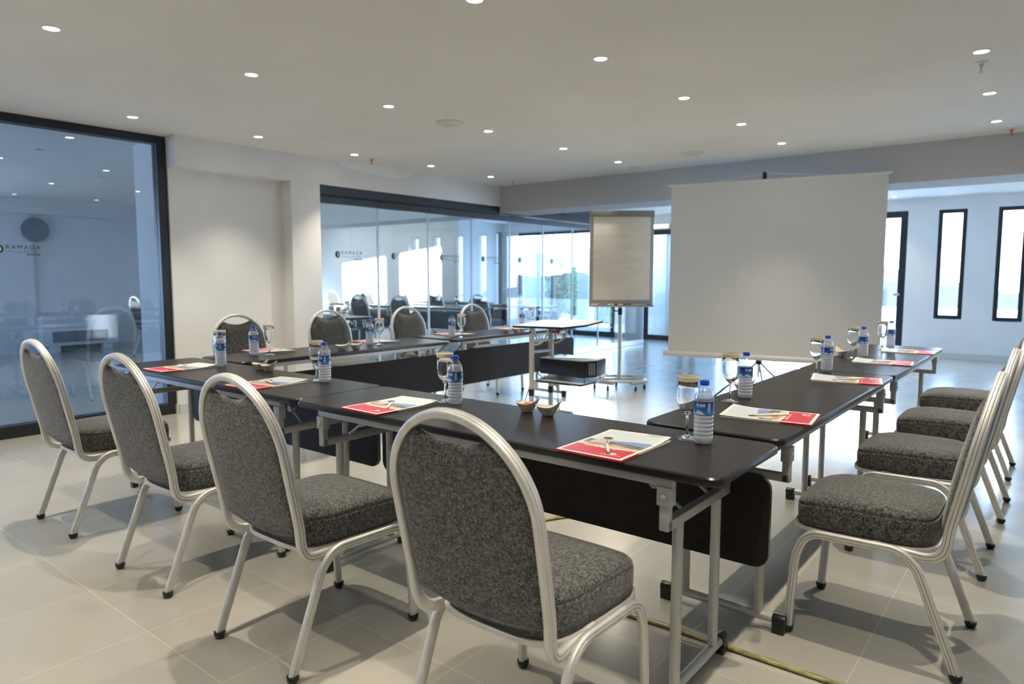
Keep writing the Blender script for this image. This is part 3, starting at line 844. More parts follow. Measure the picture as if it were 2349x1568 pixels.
for (p, rz, lab) in [((1.69, .31), .9, WG + 'beside the bottle at the front right table corner'),
                     ((.57, .30), .8, WG + 'in the middle of the front tables'),
                     ((-.37, .31), .8, WG + 'on the front left table near the seam'),
                     ((-1.41, .35), .8, WG + 'at the far left end, half hidden by its bottle'),
                     ((-1.65, .84), .6, WG + 'near corner of the left tables, over a notepad'),
                     ((-1.62, 1.81), .6, WG + 'second along the left tables'),
                     ((-1.56, 2.71), .6, WG + 'third along the left tables'),
                     ((-1.85, 4.15), .6, WG + 'last along the left tables, behind the trolley top'),
                     ((1.54, 1.08), .6, WG + 'first along the right tables'),
                     ((1.60, 2.20), .6, WG + 'second along the right tables, before the screen'),
                     ((1.57, 3.18), .6, WG + 'third along the right tables, before the screen'),
                     ((1.60, 3.98), .6, WG + 'last along the right tables, before the terrace door')]:
    place(GB, GBU, (p[0], p[1], TZ), rz, lab)
for (p, lab) in [((-5.82, 7.20), 'wine glass on the side room table right of the second pane seam'),
                 ((-5.5, 8.62), 'wine glass on the far side room table, right end'),
                 ((-5.08, 4.2), 'wine glass on the side room table behind the first pane')]:
    c = dup(GB, (p[0], p[1], TZ), .4, lab); c['group'] = 'glasses in the side room'

# ------------------------------------------------------------------ notepads
def make_pad():
    n_ = empty('notepad'); tag(n_, 'x', 'notepad', 'printed notepads on the tables')
    w, h = .232, .335
    def curl(x, y):   # the top edge of the cover lifts a little at the corners
        t = max(0, (y / h + .5) - .62) / .38
        return .006 + .009 * t * t * (.35 + .65 * (x / w + .5))
    nx, ny = 8, 14
    B = MB()
    B.prism([(-w / 2, -h / 2), (w / 2, -h / 2), (w / 2, h / 2 - .004), (-w / 2, h / 2 - .004)], 0, .0045, 'paper')
    B.build('pages', n_, smooth=False)
    R = MB()
    R.box(-w / 2 - .0008, w / 2 + .0008, -h / 2 - .0015, -h / 2, 0, .0062, 'redp')
    R.box(w / 2, w / 2 + .0012, -h / 2, -h / 2 + .11, 0, .0055, 'redp')
    R.box(-w / 2 - .0012, -w / 2, -h / 2, -h / 2 + .11, 0, .0055, 'redp')
    R.build('binding', n_, smooth=False)
    C = MB()
    def patch(x0, x1, y0, y1, m, off, top=None, nxx=8, nyy=8):
        vs = []
        for j in range(nyy + 1):
            for i in range(nxx + 1):
                x = x0 + (x1 - x0) * i / nxx
                ya = y0(x) if callable(y0) else y0; yb = y1(x) if callable(y1) else y1
                y = ya + (yb - ya) * j / nyy
                vs.append((x, y, curl(x, y) + off))
        k = nxx + 1
        C.add(vs, [(j * k + i, j * k + i + 1, (j + 1) * k + i + 1, (j + 1) * k + i) for j in range(nyy) for i in range(nxx)], m)
    patch(-w / 2, w / 2, -h / 2, h / 2, 'paper', 0)
    patch(-w / 2, w / 2, -h / 2, h / 2, 'paper', -.0006)
    mg = .011; xl, xr = -w / 2 + mg, w / 2 - mg
    yb0, yb1 = -h / 2 + mg, -h / 2 + .112
    patch(xl, xr, yb0, lambda x: yb1 - .006 * math.sin((x - xl) / (xr - xl) * PI), 'redp', .0003)
    y2 = yb1 + .004
    patch(xl, xr, y2, lambda x: y2 + .030 + .006 * math.cos(x * 40), 'psand', .0003)
    patch(xl, xr, lambda x: y2 + .030 + .006 * math.cos(x * 40), lambda x: y2 + .070 - .05 * (x + .05), 'pgreen', .0003)
    patch(-.01, .07, lambda x: y2 + .040, lambda x: y2 + .047 - (x * 3) ** 2 * .03, 'ppink', .0005)
    patch(xl, xr, lambda x: y2 + .070 - .05 * (x + .05), lambda x: y2 + .092 + .02 * math.sin(x * 18), 'psea', .0003)
    patch(xl, xr, lambda x: y2 + .092 + .02 * math.sin(x * 18), h / 2 - mg, 'psky', .0003)
    def blob(cx, cy, rx, ry, m, off, rot=0):
        vs = []
        for k in range(18):
            a = 2 * PI * k / 18; x = rx * math.cos(a); y = ry * math.sin(a)
            X = cx + x * math.cos(rot) - y * math.sin(rot); Y = cy + x * math.sin(rot) + y * math.cos(rot)
            vs.append((X, Y, curl(X, Y) + off))
        C.add(vs, [tuple(range(18))], m)
    blob(-.055, y2 + .052, .030, .042, 'pshirt', .0007, -.25)      # seated person in the printed photo
    blob(-.040, y2 + .022, .046, .013, 'pskin', .0008, .12)
    blob(-.050, y2 + .100, .014, .016, 'pskin', .0008)
    blob(-.058, y2 + .106, .016, .015, 'phair', .0009)
    T0 = lambda x, y: Matrix.Translation((x, y, 0))
    C.text('leave the rest to us', .0145, 'ptext', None, fn=lambda v: Vector((v.x - .014, v.y + yb1 - .020, .0075)), bold=.0003)
    C.text('leave the rest to us', .0085, 'redp', None, fn=lambda v: Vector((v.x + .045, v.y + y2 + .012, .0078)))
    C.text('RAMADA', .0145, 'ptext', None, spacing=1.3, fn=lambda v: Vector((v.x + .062, v.y + yb0 + .016, .0075)), bold=.0001)
    C.text('RESORT', .006, 'ptext', None, spacing=1.3, fn=lambda v: Vector((v.x + .062, v.y + yb0 + .008, .0075)))
    blob(.062, yb0 + .038, .011, .009, 'ptext', .0009)
    C.build('cover', n_, ang=60)
    return n_
PD = make_pad(); PDU = [False]
def make_pen():
    p = empty('ballpoint_pen'); tag(p, 'x', 'pen', 'white pens lying on the notepads')
    b = MB(); T = Matrix.Rotation(PI / 2, 4, 'X')    # lies along Y, tip toward -Y
    b.lathe([(.0001, -.068), (.0012, -.066), (.0042, -.050), (.0052, -.02), (.0052, .05), (.0045, .060), (.0020, .0615), (.0018, .069), (.0001, .0695)], 'pen', n=14).xf(T)
    b.build('barrel', p, ang=50)
    MB().tube([(0, -.068, 0), (0, -.0645, 0)], .0012, 'black', 8).build('tip', p)
    c = MB(); c.box(-.0018, .0018, .018, .058, .0055, .0072, 'chrome'); c.box(-.0018, .0018, .054, .058, .003, .0072, 'chrome'); c.build('clip', p, bevel=.0005)
    return p
PN = make_pen(); PNU = [False]
WP = 'red and cream printed notepad, '
for (p, rz, lab, pen, plab) in [
    ((1.552, .070), 0, WP + 'nearest the camera at the front right corner', (1.565, .0, .57), 'white pen on the nearest notepad'),
    ((.462, .080), -.02, WP + 'on the front right table left of the nearest chair', (.485, .055, .70), 'white pen on the notepad left of the nearest chair'),
    ((-.490, .098), .06, WP + 'on the front left table, left of a bottle', (-.50, .11, 1.25), 'white pen on the notepad left of the table seam'),
    ((-1.437, .118), .03, WP + 'at the far left end of the front tables', (-1.47, .13, 1.2), 'white pen on the notepad at the far left end'),
    ((-1.885, .985), -PI / 2, WP + 'nearest on the left tables, before the niche', None, ''),
    ((-1.860, 1.975), -PI / 2, WP + 'second along the left tables', None, ''),
    ((-1.850, 2.925), -PI / 2, WP + 'third along the left tables', None, ''),
    ((-1.875, 3.80), -PI / 2, WP + 'last along the left tables, by two cream bowls', None, ''),
    ((1.783, .868), PI / 2 + .13, WP + 'first along the right tables, red part outward', (1.80, .845, 2.30), 'white pen on the first notepad along the right tables'),
    ((1.783, 2.085), PI / 2 + .2, WP + 'second along the right tables', (1.81, 2.08, 2.25), 'white pen on the second notepad along the right tables'),
    ((1.778, 3.052), PI / 2 + .1, WP + 'third along the right tables', (1.78, 3.03, 2.2), 'white pen on the third notepad along the right tables'),
    ((1.790, 3.880), PI / 2 + .1, WP + 'last along the right tables', (1.78, 3.87, 2.2), 'white pen on the last notepad along the right tables')]:
    place(PD, PDU, (p[0], p[1], TZ), rz, lab)
    if pen: place(PN, PNU, (pen[0], pen[1], TZ + .0125), pen[2], plab)
for (p, lab) in [((-6.1, 7.15), 'red notepad on the nearer side room table'), ((-5.7, 8.70), 'red notepad on the far side room table'), ((-5.3, 4.1), 'red notepad on the side room table behind the first pane')]:
    c = dup(PD, (p[0], p[1], TZ), 0, lab); c['group'] = 'notepads in the side room'

# ------------------------------------------------------------------ bowls
def make_bowl():
    """small oval dish with one high swept-up end (+x)."""
    b = empty('snack_bowl'); tag(b, 'x', 'bowl', 'cream sauce bowls on the tables')
    n = 36
    def ring(s, z, lift):
        vs = []
        for k in range(n):
            a = 2 * PI * k / n; ca, sa = math.cos(a), math.sin(a)
            e = max(0, ca) ** 3; e2 = max(0, -ca) ** 3
            vs.append(((.050 + .010 * e * lift) * ca * s, .036 * sa * s * (1 - .35 * e * lift), z + lift * (.030 * e + .006 * e2)))
        return vs
    out = [(.42, .0, 0), (.45, .001, 0), (.50, .005, 0), (.70, .017, .2), (.92, .030, .8), (1.0, .0355, 1.0)]
    inn = [(.975, .0357, 1.0), (.88, .029, .78), (.66, .018, .2), (.42, .009, 0), (.1, .0075, 0)]
    vs = []
    for q in out + inn: vs += ring(*q)
    K = len(out + inn)
    m_ = MB()
    m_.add(vs, [(k * n + i, k * n + (i + 1) % n, (k + 1) * n + (i + 1) % n, (k + 1) * n + i) for k in range(K - 1) for i in range(n)] + [tuple(range(n - 1, -1, -1)), tuple((K - 1) * n + i for i in range(n))], 'porcelain')
    m_.build('bowl_shell', b, ang=50)
    return b
BW = make_bowl(); BWU = [False]
WW = 'cream porcelain bowl with swept-up end, '
bowls = [((.985, .345), .25, WW + 'holding wrapped orange sweets on the front table'),
         ((1.095, .335), .30, WW + 'empty, on the front table beside the sweets'),
         ((-1.01, .375), .35, WW + 'holding sweets on the front left table'),
         ((-.905, .365), .35, WW + 'empty, on the front left table'),
         ((-1.53, 1.37), .9, WW + 'empty, on the nearer left table'),
         ((-1.50, 1.475), .9, WW + 'with a sweet in it, on the nearer left table'),
         ((-1.60, 3.40), .9, WW + 'empty, on the farther left table'),
         ((-1.57, 3.52), .9, WW + 'with a sweet in it, on the farther left table'),
         ((1.485, 1.39), .1, WW + 'holding nuts behind the first bottle on the right'),
         ((1.48, 3.27), 2.4, WW + 'holding nuts on the farther right table')]
BR = [place(BW, BWU, (p[0], p[1], TZ), rz, lab) for (p, rz, lab) in bowls]
# sweets and nuts
def sweet(x, y, rz, lab, mm='candy', z=TZ + .016):
    s = empty('wrapped_sweet', (x, y, z), rz); tag(s, lab, 'sweet', 'wrapped sweets in the bowls')
    MB().sphere((0, 0, 0), .0075, mm, 10).xf(Matrix.Diagonal((1.9, .9, .8, 1))).build('sweet', s)
    w_ = MB()
    for sx in (1, -1):
        w_.add([(sx * .012, 0, 0), (sx * .026, .009, .005), (sx * .028, .002, .001), (sx * .027, -.004, .005), (sx * .025, -.009, .001)], [(0, 1, 2), (0, 2, 3), (0, 3, 4)], 'wrap')
    w_.build('wrapper', s, smooth=False)
sweet(.984, .350, .3, 'orange wrapped sweet on top in the front table bowl', z=TZ + .034)
sweet(.972, .338, .9, 'orange wrapped sweet at the low end of the front table bowl', z=TZ + .030)
sweet(-1.012, .376, .6, 'pink wrapped sweet in the front left table bowl', 'candy2', z=TZ + .030)
sweet(-1.502, 1.474, .3, 'orange wrapped sweet in the nearer left table bowl', z=TZ + .030)
sweet(-1.571, 3.518, .3, 'orange wrapped sweet in the farther left table bowl', z=TZ + .030)
for (x, y, lab) in ((1.478, 1.39, 'mixed nuts in the bowl behind the first right bottle'), (1.485, 3.265, 'mixed nuts in the bowl on the farther right table')):
    rnd = random.Random(int(x * 1e4)); nb = MB()
    for k in range(34):
        a = rnd.uniform(0, 6.28); rr = .024 * rnd.random() ** .5
        nb.sphere((rr * math.cos(a) * 1.2, rr * math.sin(a) * .8, .014 + rnd.uniform(0, .012)), rnd.uniform(.003, .005), 'nuts', 6)
    o = nb.build('nuts', loc=(x, y, TZ)); tag(o, lab, 'nuts', kind='stuff')

# ------------------------------------------------------------------ projector trolley
t = empty('projector_trolley', (-1.04, 3.22, 0)); tag(t, 'white projector trolley with two shelves standing inside the tables', 'trolley')
def W2(x, y): return (x + 1.04, y - 3.22)
def board(poly, zs, th, m, edge, name):
    q = MB(); n = len(poly); P = [W2(*p) for p in poly]
    q.prism(P, [z - th for z in zs], zs, edge, m)
    o = q.build(name, t, smooth=False, bevel=.0015); return o
board([(-1.175, 2.965), (-.93, 3.03), (-.70, 3.06), (-.60, 3.28), (-.60, 3.56), (-.80, 3.54), (-1.20, 3.46)], [.862, .862, .863, .878, .898, .896, .890], .018, 'laminate', 'black', 'top_board')
board([(-.96, 3.02), (-.49, 3.03), (-.44, 3.20), (-.52, 3.52), (-1.0, 3.46)], [.388, .388, .403, .430, .428], .016, 'greyshelf', 'black', 'lower_shelf')
LG = [W2(-1.062, 3.10), W2(-1.03, 3.355)]
for i, (x, y) in enumerate(LG):
    lg = MB().tube([(x, y, .09), (x, y, .835)], .0235, 'whitemetal', 20).build('leg', t)
    MB().tube([(x, y, .225), (x, y, .285)], .0265, 'black', 20).build('collar', lg)
    MB().tube([(x, y, .03), (x, y, .225)], .0215, 'whitemetal', 20).build('lower_tube', lg)
    fb = MB().tube([(x - .16, y, .055), (x + .24, y, .055)], .018, 'whitemetal', 14).build('foot_bar', t)
    for xx in (x - .15, x + .23):
        w_ = MB(); w_.tube([(xx - .0, y - .011, .026), (xx, y + .011, .026)], .0255, 'black', 16); w_.box(xx - .010, xx + .010, y - .013, y + .013, .035, .05, 'black')
        w_.build('caster', fb)
    # quadrant bracket
    q = MB()
    arc = [(x + .02 + .16 * math.cos(a), y, .845 - .155 * math.sin(a)) for a in [PI / 2 * k / 10 for k in range(11)]]
    q.sweep(arc, [(.009, -.003), (.009, .003), (-.009, .003), (-.009, -.003)], 'whitemetal', lambda p, x=x, y=y: (p.x - x, 0, p.z - .845 + .01))
    q.sweep([(x + .02, y, .845), (x + .06, y, .72)], [(.009, -.003), (.009, .003), (-.009, .003), (-.009, -.003)], 'whitemetal', (1, 0, 0))
    q.box(x - .02, x + .19, y - .010, y + .010, .838, .85, 'whitemetal')
    q.build('quadrant_bracket', t, smooth=False)
    k_ = MB().tube([(x + .0, y - .034, .80), (x, y - .024, .80)], .010, 'black', 12).build('bolt_cap', t)
kb = MB().tube([(LG[1][0] + .10, LG[1][1] - .045, .80), (LG[1][0] + .10, LG[1][1] - .02, .80)], .020, 'red', 18).tube([(LG[1][0] + .07, LG[1][1] - .03, .795), (LG[1][0] + .03, LG[1][1] - .03, .79)], .007, 'black', 8)
kb.build('clamp_knob', t)['label'] = 'red clamp knob under the top board'
for z in (.72, .62): MB().tube([(LG[0][0], LG[0][1], z), (LG[1][0], LG[1][1], z)], .014, 'whitemetal', 14).build('cross_tube', t)
sb = MB()
for (x, y) in LG: sb.box(x + .015, x + .07, y - .006, y + .006, .29, .372, 'whitemetal'); sb.box(x + .02, x + .42, y - .008, y + .008, .355, .371, 'whitemetal')
sb.build('shelf_bracket', t, smooth=False)
# projector
pr = empty('projector', (-.705, 3.20, .43)); tag(pr, 'black projector with silver top on the trolley shelf', 'projector')
q = MB(); PP_ = [(-.235, -.145), (.205, -.125), (.285, -.03), (.275, .14), (-.20, .12)]
q.prism(PP_, [.016, .004, .014, .024, .024], [.150, .148, .152, .158, .158], 'laptopdark')
q.build('body', pr, bevel=.006)
q = MB(); q.prism([(x * .985, y * .98) for x, y in PP_], [.1505, .1485, .1525, .1585, .1585], [.158, .156, .160, .166, .166], 'projtop'); q.build('top_cover', pr, bevel=.003)
v = MB()
for k in range(9):
    u = .42 + .055 * k
    T = Matrix.Translation((.205 + .080 * u, -.125 + .095 * u, 0)) @ Matrix.Rotation(math.atan2(.095, .080), 4, 'Z')
    st = len(v.v); v.box(-.0018, .0018, -.0016, .004, .030, .135, 'steelgap' if k % 3 == 1 else 'plate'); v.xf(T, st)
v.build('vent_grille', pr, smooth=False)
for (x, y, h) in ((-.21, -.11, .045), (.20, -.09, .040), (.24, .10, .03)):
    MB().lathe([(.009, 0), (.010, .004), (.006, .010), (.003, .014), (.003, h)], 'black', (x, y, (-.041 + (.02 if y > 0 else 0.))), 12).build('foot', pr)
pc = MB().tube(fillet([(-.24, -.08, .08), (-.29, -.10, .08), (-.30, -.09, .0), (-.24, -.05, -.05), (-.2, .02, -.06)], [.03, .05, .04]), .004, 'black', 8)
pc.box(-.275, -.235, -.092, -.068, .066, .094, 'black'); pc.build('power_plug', pr)
cd = MB().tube(fillet([(-.83, 3.15, .36), (-.78, 3.10, .30), (-.735, 3.07, .14), (-.66, 2.99, .012), (-.50, 2.80, .006)], [.06, .08, .08]), .0045, 'cordgreen', 8)
tag(cd.build('power_cord'), 'thin green cord hanging from the trolley shelf to the floor', 'cord')
cd = MB().tube(fillet([(-1.10, 3.12, .30), (-1.13, 3.08, .15), (-1.14, 2.98, .012), (-1.0, 2.7, .006)], [.06, .08]), .0045, 'black', 8)
tag(cd.build('power_cord'), 'thin black cord hanging beside the trolley leg', 'cord')

# ------------------------------------------------------------------ tripod projection screen
A_ = Vector((-.821, 5.356, 0)); B_ = Vector((1.267, 5.725, 0)); dirv = (B_ - A_); Ls = dirv.length; ang = math.atan2(dirv.y, dirv.x)
s = empty('projection_screen', A_, ang); tag(s, 'white tripod projection screen standing behind the tables', 'projection screen')
MB().box(0, Ls, -.001, .001, .455, 2.29, 'screen').build('screen_fabric', s, smooth=False)
MB().tube([(-.035, 0, 2.30), (Ls + .035, 0, 2.30)], .013, 'whitemetal', 14).build('top_bar', s)
cs = MB().tube([(-.05, .01, .437), (Ls + .05, .01, .437)], .031, 'whitemetal', 20).build('roller_case', s)
MB().tube([(-.055, .01, .437), (-.05, .01, .437)], .032, 'offwhite', 20).build('end_cap', cs)
mx = Ls * .46
MB().tube([(mx, .045, .22), (mx, .045, 2.36)], .012, 'whitemetal', 12).build('mast', s)
hk = MB().box(mx - .018, mx + .018, .0, .06, 2.31, 2.385, 'black').build('hook_block', s, bevel=.005)
MB().tube([(mx - .01, .02, 2.375), (.46, .01, 2.312)], .006, 'alu', 8).tube([(mx + .01, .02, 2.375), (Ls - .50, .01, 2.312)], .006, 'alu', 8).build('hanger_wire', s)
hub = MB().lathe([(.022, .36), (.034, .365), (.034, .40), (.020, .41)], 'black', (mx, .045, 0), 14).build('tripod_hub', s)
for a in (-2.5, -.45, 1.6):
    l = MB().tube([(mx + .02 * math.cos(a), .045 + .02 * math.sin(a), .38), (mx + .50 * math.cos(a), .045 + .50 * math.sin(a), .02)], .0095, 'black', 10).build('leg', s)
    MB().sphere((mx + .50 * math.cos(a), .045 + .50 * math.sin(a), .014), .014, 'black', 8).build('rubber_foot', l)

# ------------------------------------------------------------------ flip chart
fa = math.atan2(.623, .782)
fc = empty('flip_chart', (-1.325, 5.15, 0), fa); tag(fc, 'grey framed flip chart with blank paper on a wheeled stand', 'flip chart')
MB().box(-.365, .365, -.012, .012, .965, 2.04, 'greytrim').build('board', fc, bevel=.006)
MB().box(-.325, .325, -.018, -.0125, 1.035, 1.985, 'flip').build('paper_pad', fc, bevel=.001)
MB().box(-.365, .365, -.030, -.012, 1.975, 2.045, 'greydark').build('clamp_bar', fc, bevel=.004)
MB().box(-.365, .365, -.075, -.012, .955, .972, 'greytrim').build('pen_tray', fc, bevel=.003)
pw_ = MB()
pts = [(.06 + .045 * k / 8, 1.075 + .003 * math.sin(k * 1.2) + (.006 if k == 7 else 0)) for k in range(9)]
pw_.add([(x, -.0185, z) for x, z in pts] + [(x, -.0185, z - .0035) for x, z in pts], [(i, 9 + i, 10 + i, i + 1) for i in range(8)], 'greydark')
pw_.build('maker_mark', fc, smooth=False)
pole = MB().tube([(0, .03, .10), (0, .03, 1.4)], .021, 'silver', 18).build('pole', fc)
MB().tube([(0, .03, .86), (0, .03, .94)], .026, 'black', 18).tube([(-.07, .03, .905), (-.02, .03, .905)], .008, 'black', 10).tube([(-.085, .03, .905), (-.07, .03, .905)], .018, 'black', 12).build('clamp_knob', fc)
ring = [(.30 * math.cos(a), .03 + .24 * math.sin(a), .115) for a in [2 * PI * k / 40 for k in range(40)]]
MB().tube(ring, .014, 'silver', 10, closed=True).build('base_ring', fc)
MB().box(-.285, .285, .015, .045, .10, .125, 'silver').build('base_bar', fc, bevel=.004)
for (x0, y0, x1, y1) in ((-.31, -.02, -.10, -.20), (.10, -.20, .31, -.02)):
    MB().tube([(x0, y0, .095), (x1, y1, .095)], .022, 'silver', 14).build('base_sleeve', fc)
for a in (-2.15, -1.0, -.1, 1.57, 3.24):
    x, y = .29 * math.cos(a), .03 + .23 * math.sin(a)
    c = MB(); c.tube([(x - .012, y, .026), (x + .012, y, .026)], .0255, 'black', 16); c.box(x - .014, x + .014, y - .012, y + .012, .04, .06, 'silver'); c.tube([(x, y, .055), (x, y, .105)], .006, 'silver', 8)
    c.build('caster', fc)
for k, (u, mm, nm) in enumerate([(-.29, 'orange', 'orange'), (-.10, 'black', 'black'), (.0, 'red', 'red'), (.17, 'offwhite', 'white'), (.27, 'greydark', 'grey')]):
    R_ = Matrix.Translation((-1.325, 5.15, 0)) @ Matrix.Rotation(fa, 4, 'Z')
    p = R_ @ Vector((u, -.045, .981))
    mk = MB().tube([(-.055, 0, 0), (.035, 0, 0)], .009, 'offwhite' if nm in ('red', 'orange') else mm, 12)
    mk2 = empty('marker', p, fa); tag(mk2, nm + ' marker lying on the flip chart tray', 'marker', 'markers on the flip chart tray')
    MB().tube([(-.055, 0, 0), (.020, 0, 0)], .0085, 'offwhite', 12).build('barrel', mk2)
    MB().tube([(.020, 0, 0), (.055, 0, 0)], .0088, mm, 12).build('cap', mk2)

# ------------------------------------------------------------------ floor cable
path = [(3.3, .43), (2.8, .425), (2.14, .42), (1.85, .418), (1.6, .42), (1.4, .412), (1.05, .45), (.72, .66), (.56, .93), (.60, 1.12), (.85, 1.5), (1.0, 2.2)]
P = [Vector((x, y, .009)) for x, y in path]; dn = []
for i in range(len(P) - 1):
    p0 = P[max(i - 1, 0)]; p1 = P[i]; p2 = P[i + 1]; p3 = P[min(i + 2, len(P) - 1)]
    for k in range(5):
        tt = k / 5
        dn.append(.5 * ((2 * p1) + (p2 - p0) * tt + (2 * p0 - 5 * p1 + 4 * p2 - p3) * tt * tt + (3 * p1 - p0 - 3 * p2 + p3) * tt ** 3))
cb = MB().sweep(dn, [(.008 * math.sin(a), .0125 * math.cos(a)) for a in [2 * PI * k / 12 for k in range(12)]], 'cordyel', (0, 0, 1))
tag(cb.build('floor_cable'), 'yellowish cable taped along the floor under the front right table', 'cable')

# ------------------------------------------------------------------ side room furniture
ac = empty('fan_coil_unit', (-10.86, 2.885, 0)); tag(ac, 'white floor fan coil unit behind the big tinted glass', 'air conditioner')
MB().box(-.125, .125, -.60, .60, .115, .625, 'ac').build('cabinet', ac, bevel=.008)
MB().box(-.115, .10, -.50, -.33, 0, .115, 'ac').box(-.115, .10, .35, .50, 0, .115, 'ac').build('plinth', ac, bevel=.003)
g = MB(); g.box(.1255, .128, -.45, .40, .17, .36, 'plate')
for k in range(11): g.box(.128, .134, -.45, .40, .175 + k * .017, .180 + k * .017, 'ac')
for y in (-.10, .15): g.box(.128, .136, y - .004, y + .004, .17, .36, 'plate')
g.build('grille', ac, smooth=False)
ck = empty('wall_clock', (-10.915, 2.33, 2.075)); tag(ck, 'round dark wall clock behind the tinted glass', 'clock')
MB().tube([(-.01, 0, 0), (.02, 0, 0)], .205, 'clock', 40).build('clock_face', ck)
hh = MB().box(.021, .024, -.004, .004, 0, .15, 'clockhand').xf(Matrix.Rotation(-1.05, 4, 'X'))
hh.build('hour_hand', ck, smooth=False)
MB().box(.024, .026, -.003, .003, 0, .15, 'clockhand').xf(Matrix.Rotation(-2.15, 4, 'X')).build('minute_hand', ck, smooth=False)

# ------------------------------------------------------------------ ceiling fixtures
LP = [(2.21, 2.98), (2.17, 4.09), (2.14, 5.17), (.45, .64), (.45, 1.75), (.45, 2.89), (.46, 3.98), (.46, 5.04),
      (-1.51, -.44), (-1.45, .65), (-1.39, 1.74), (-1.38, 2.88), (-1.33, 3.97), (-1.31, 5.02),
      (-3.27, .70), (-3.19, 1.76), (-3.24, 2.90), (-3.14, 3.92), (-3.16, 5.01)]
EXTRA = [(2.3, 1.85), (2.3, .75), (2.3, -.4), (2.3, -1.5), (.45, -.45), (.45, -1.55), (-1.5, -1.55), (-3.25, -.4), (-3.25, -1.5), (.45, -2.7), (-1.5, -2.7)]
def make_downlight(on=True):
    d = empty('downlight'); tag(d, 'x', 'ceiling light', 'recessed ceiling downlights')
    MB().lathe([(.038, -.004), (.041, -.006), (.050, -.004), (.052, 0)], 'offwhite', n=28, caps=False).lathe([(.038, -.004), (.036, -.0005)], 'offwhite', n=28, caps=False).build('trim_ring', d, ang=60)
    MB().lathe([(.0001, -.0022), (.030, -.0022), (.036, -.0012)], 'lampglow' if on else 'lampoff', n=28, caps=False).build('lamp_lens', d, ang=60)
    return d
DL = make_downlight(); DLU = [False]
def lightlabel(i, x, y):
    rows = {2: 'rightmost row', 0: 'right-centre row', -1: 'left-centre row', -3: 'row beside the left wall'}
    return ''
names_r = [('in the rightmost row, nearest', 'in the rightmost row, middle', 'in the rightmost row, closest to the beam'),
           ('cut by the top edge of the picture', 'second nearest in the row above the trolley', 'third in the row right of the round speaker', 'fourth in the row right of the round speaker', 'last before the beam, right of the grey ceiling speaker'),
           ('at the upper left, nearest of all', 'upper left, second in its row', 'just left of the round speaker', 'just right of the round speaker', 'fourth beyond the big glass corner row', 'beside the smoke detector'),
           ('above the corner of the tinted glass', 'above the wall niche', 'beside the orange sprinkler', 'above the first folding panes', 'nearest the back left ceiling corner')]
flat = [q for r_ in names_r for q in r_]
LIGHTS = []
def spot(x, y, e):
    l = D.lights.new('downlight_beam', 'SPOT'); l.energy = e; l.color = (1, .90, .73); l.spot_size = math.radians(88); l.spot_blend = 1.0; l.shadow_soft_size = .016
    o = D.objects.new('downlight_beam', l); COL.objects.link(o); o.location = (x, y, H - .012)
    if 4.9 < y < 6: o.rotation_euler.x = math.radians(-34 if -2 < x < -1 else -14)
    return o
for i, (x, y) in enumerate(LP + EXTRA):
    lab = 'lit recessed downlight ' + (flat[i] if i < len(flat) else 'behind the camera position')
    fx = place(DL, DLU, (x, y, H - .0005), 0, lab)
    if i >= len(flat): fx['label'] = 'lit recessed downlight outside the picture'
    sp_ = spot(x, y, E_SPOT if 'E_SPOT' in globals() else 60)
DO = make_downlight(False); DOU = [False]
DO['group'] = 'unlit downlights in the side room'
for (x, y) in [(-5.49, .74), (-7.02, 1.9), (-8.65, 1.94), (-10.2, 1.99), (-8.55, 3.0), (-10.0, 3.01)]:
    place(DO, DOU, (x, y, H - .0005), 0, 'unlit dark recessed downlight in the side room ceiling')
c = dup(DL, (.45, 10.67, H - .0005), 0, 'small lit downlight in the ceiling above the terrace door'); spot(.45, 10.67, 25)
c = dup(DL, (-2.0, 9.2, H - .0005), 0, 'lit recessed downlight outside the picture'); spot(-2.0, 9.2, 12)

for (x, y, lab) in ((-1.42, 2.43, 'round white ceiling speaker in the middle of the ceiling'), (-.42, 5.0, 'round grey ceiling speaker near the beam')):
    sp_ = empty('ceiling_speaker', (x, y, H)); tag(sp_, lab, 'speaker')
    MB().lathe([(.118, 0), (.118, -.010), (.112, -.014), (.07, -.026), (.050, -.030)], 'offwhite', n=40, caps=False).build('cover', sp_, ang=60)
    MB().lathe([(.050, -.028), (.048, -.036), (.040, -.040), (.0001, -.041)], 'offwhite', n=32, caps=False).build('centre_cap', sp_, ang=60)
sd = empty('smoke_detector', (-1.36, 5.49, H)); tag(sd, 'small white smoke detector on the ceiling before the beam', 'smoke detector')
MB().lathe([(.05, 0), (.052, -.012), (.045, -.018)], 'offwhite', n=28).build('base', sd, ang=50)
MB().lathe([(.038, -.018), (.040, -.030), (.030, -.045), (.0001, -.046)], 'offwhite', n=28, caps=False).build('sensor_head', sd, ang=50)
for (x, y, mm, lab) in ((-3.29, 3.17, 'orange', 'orange fire sprinkler near the left wall'), (2.19, 3.23, 'offwhite', 'white fire sprinkler at the upper right behind a downlight'), (2.22, 5.60, 'orange', 'orange fire sprinkler at the right before the beam'), (-3.19, 5.50, 'offwhite', 'pale fire sprinkler at the back left ceiling corner')):
    sp_ = empty('ceiling_sprinkler', (x, y, H)); tag(sp_, lab, 'sprinkler', 'ceiling fire sprinklers')
    MB().lathe([(.038, 0), (.040, -.003), (.030, -.007), (.014, -.009)], 'offwhite', n=24).build('escutcheon', sp_, ang=50)
    q = MB(); q.lathe([(.013, -.008), (.012, -.018), (.007, -.030), (.004, -.050), (.0045, -.056)], mm if mm == 'orange' else 'silver', n=14)
    q.tube([(0, 0, -.022), (0, 0, -.045)], .002, 'red', 8)
    q.lathe([(.003, -.056), (.016, -.058), (.017, -.060), (.002, -.060)], mm if mm == 'orange' else 'silver', n=16)
    q.build('nozzle', sp_, ang=50)
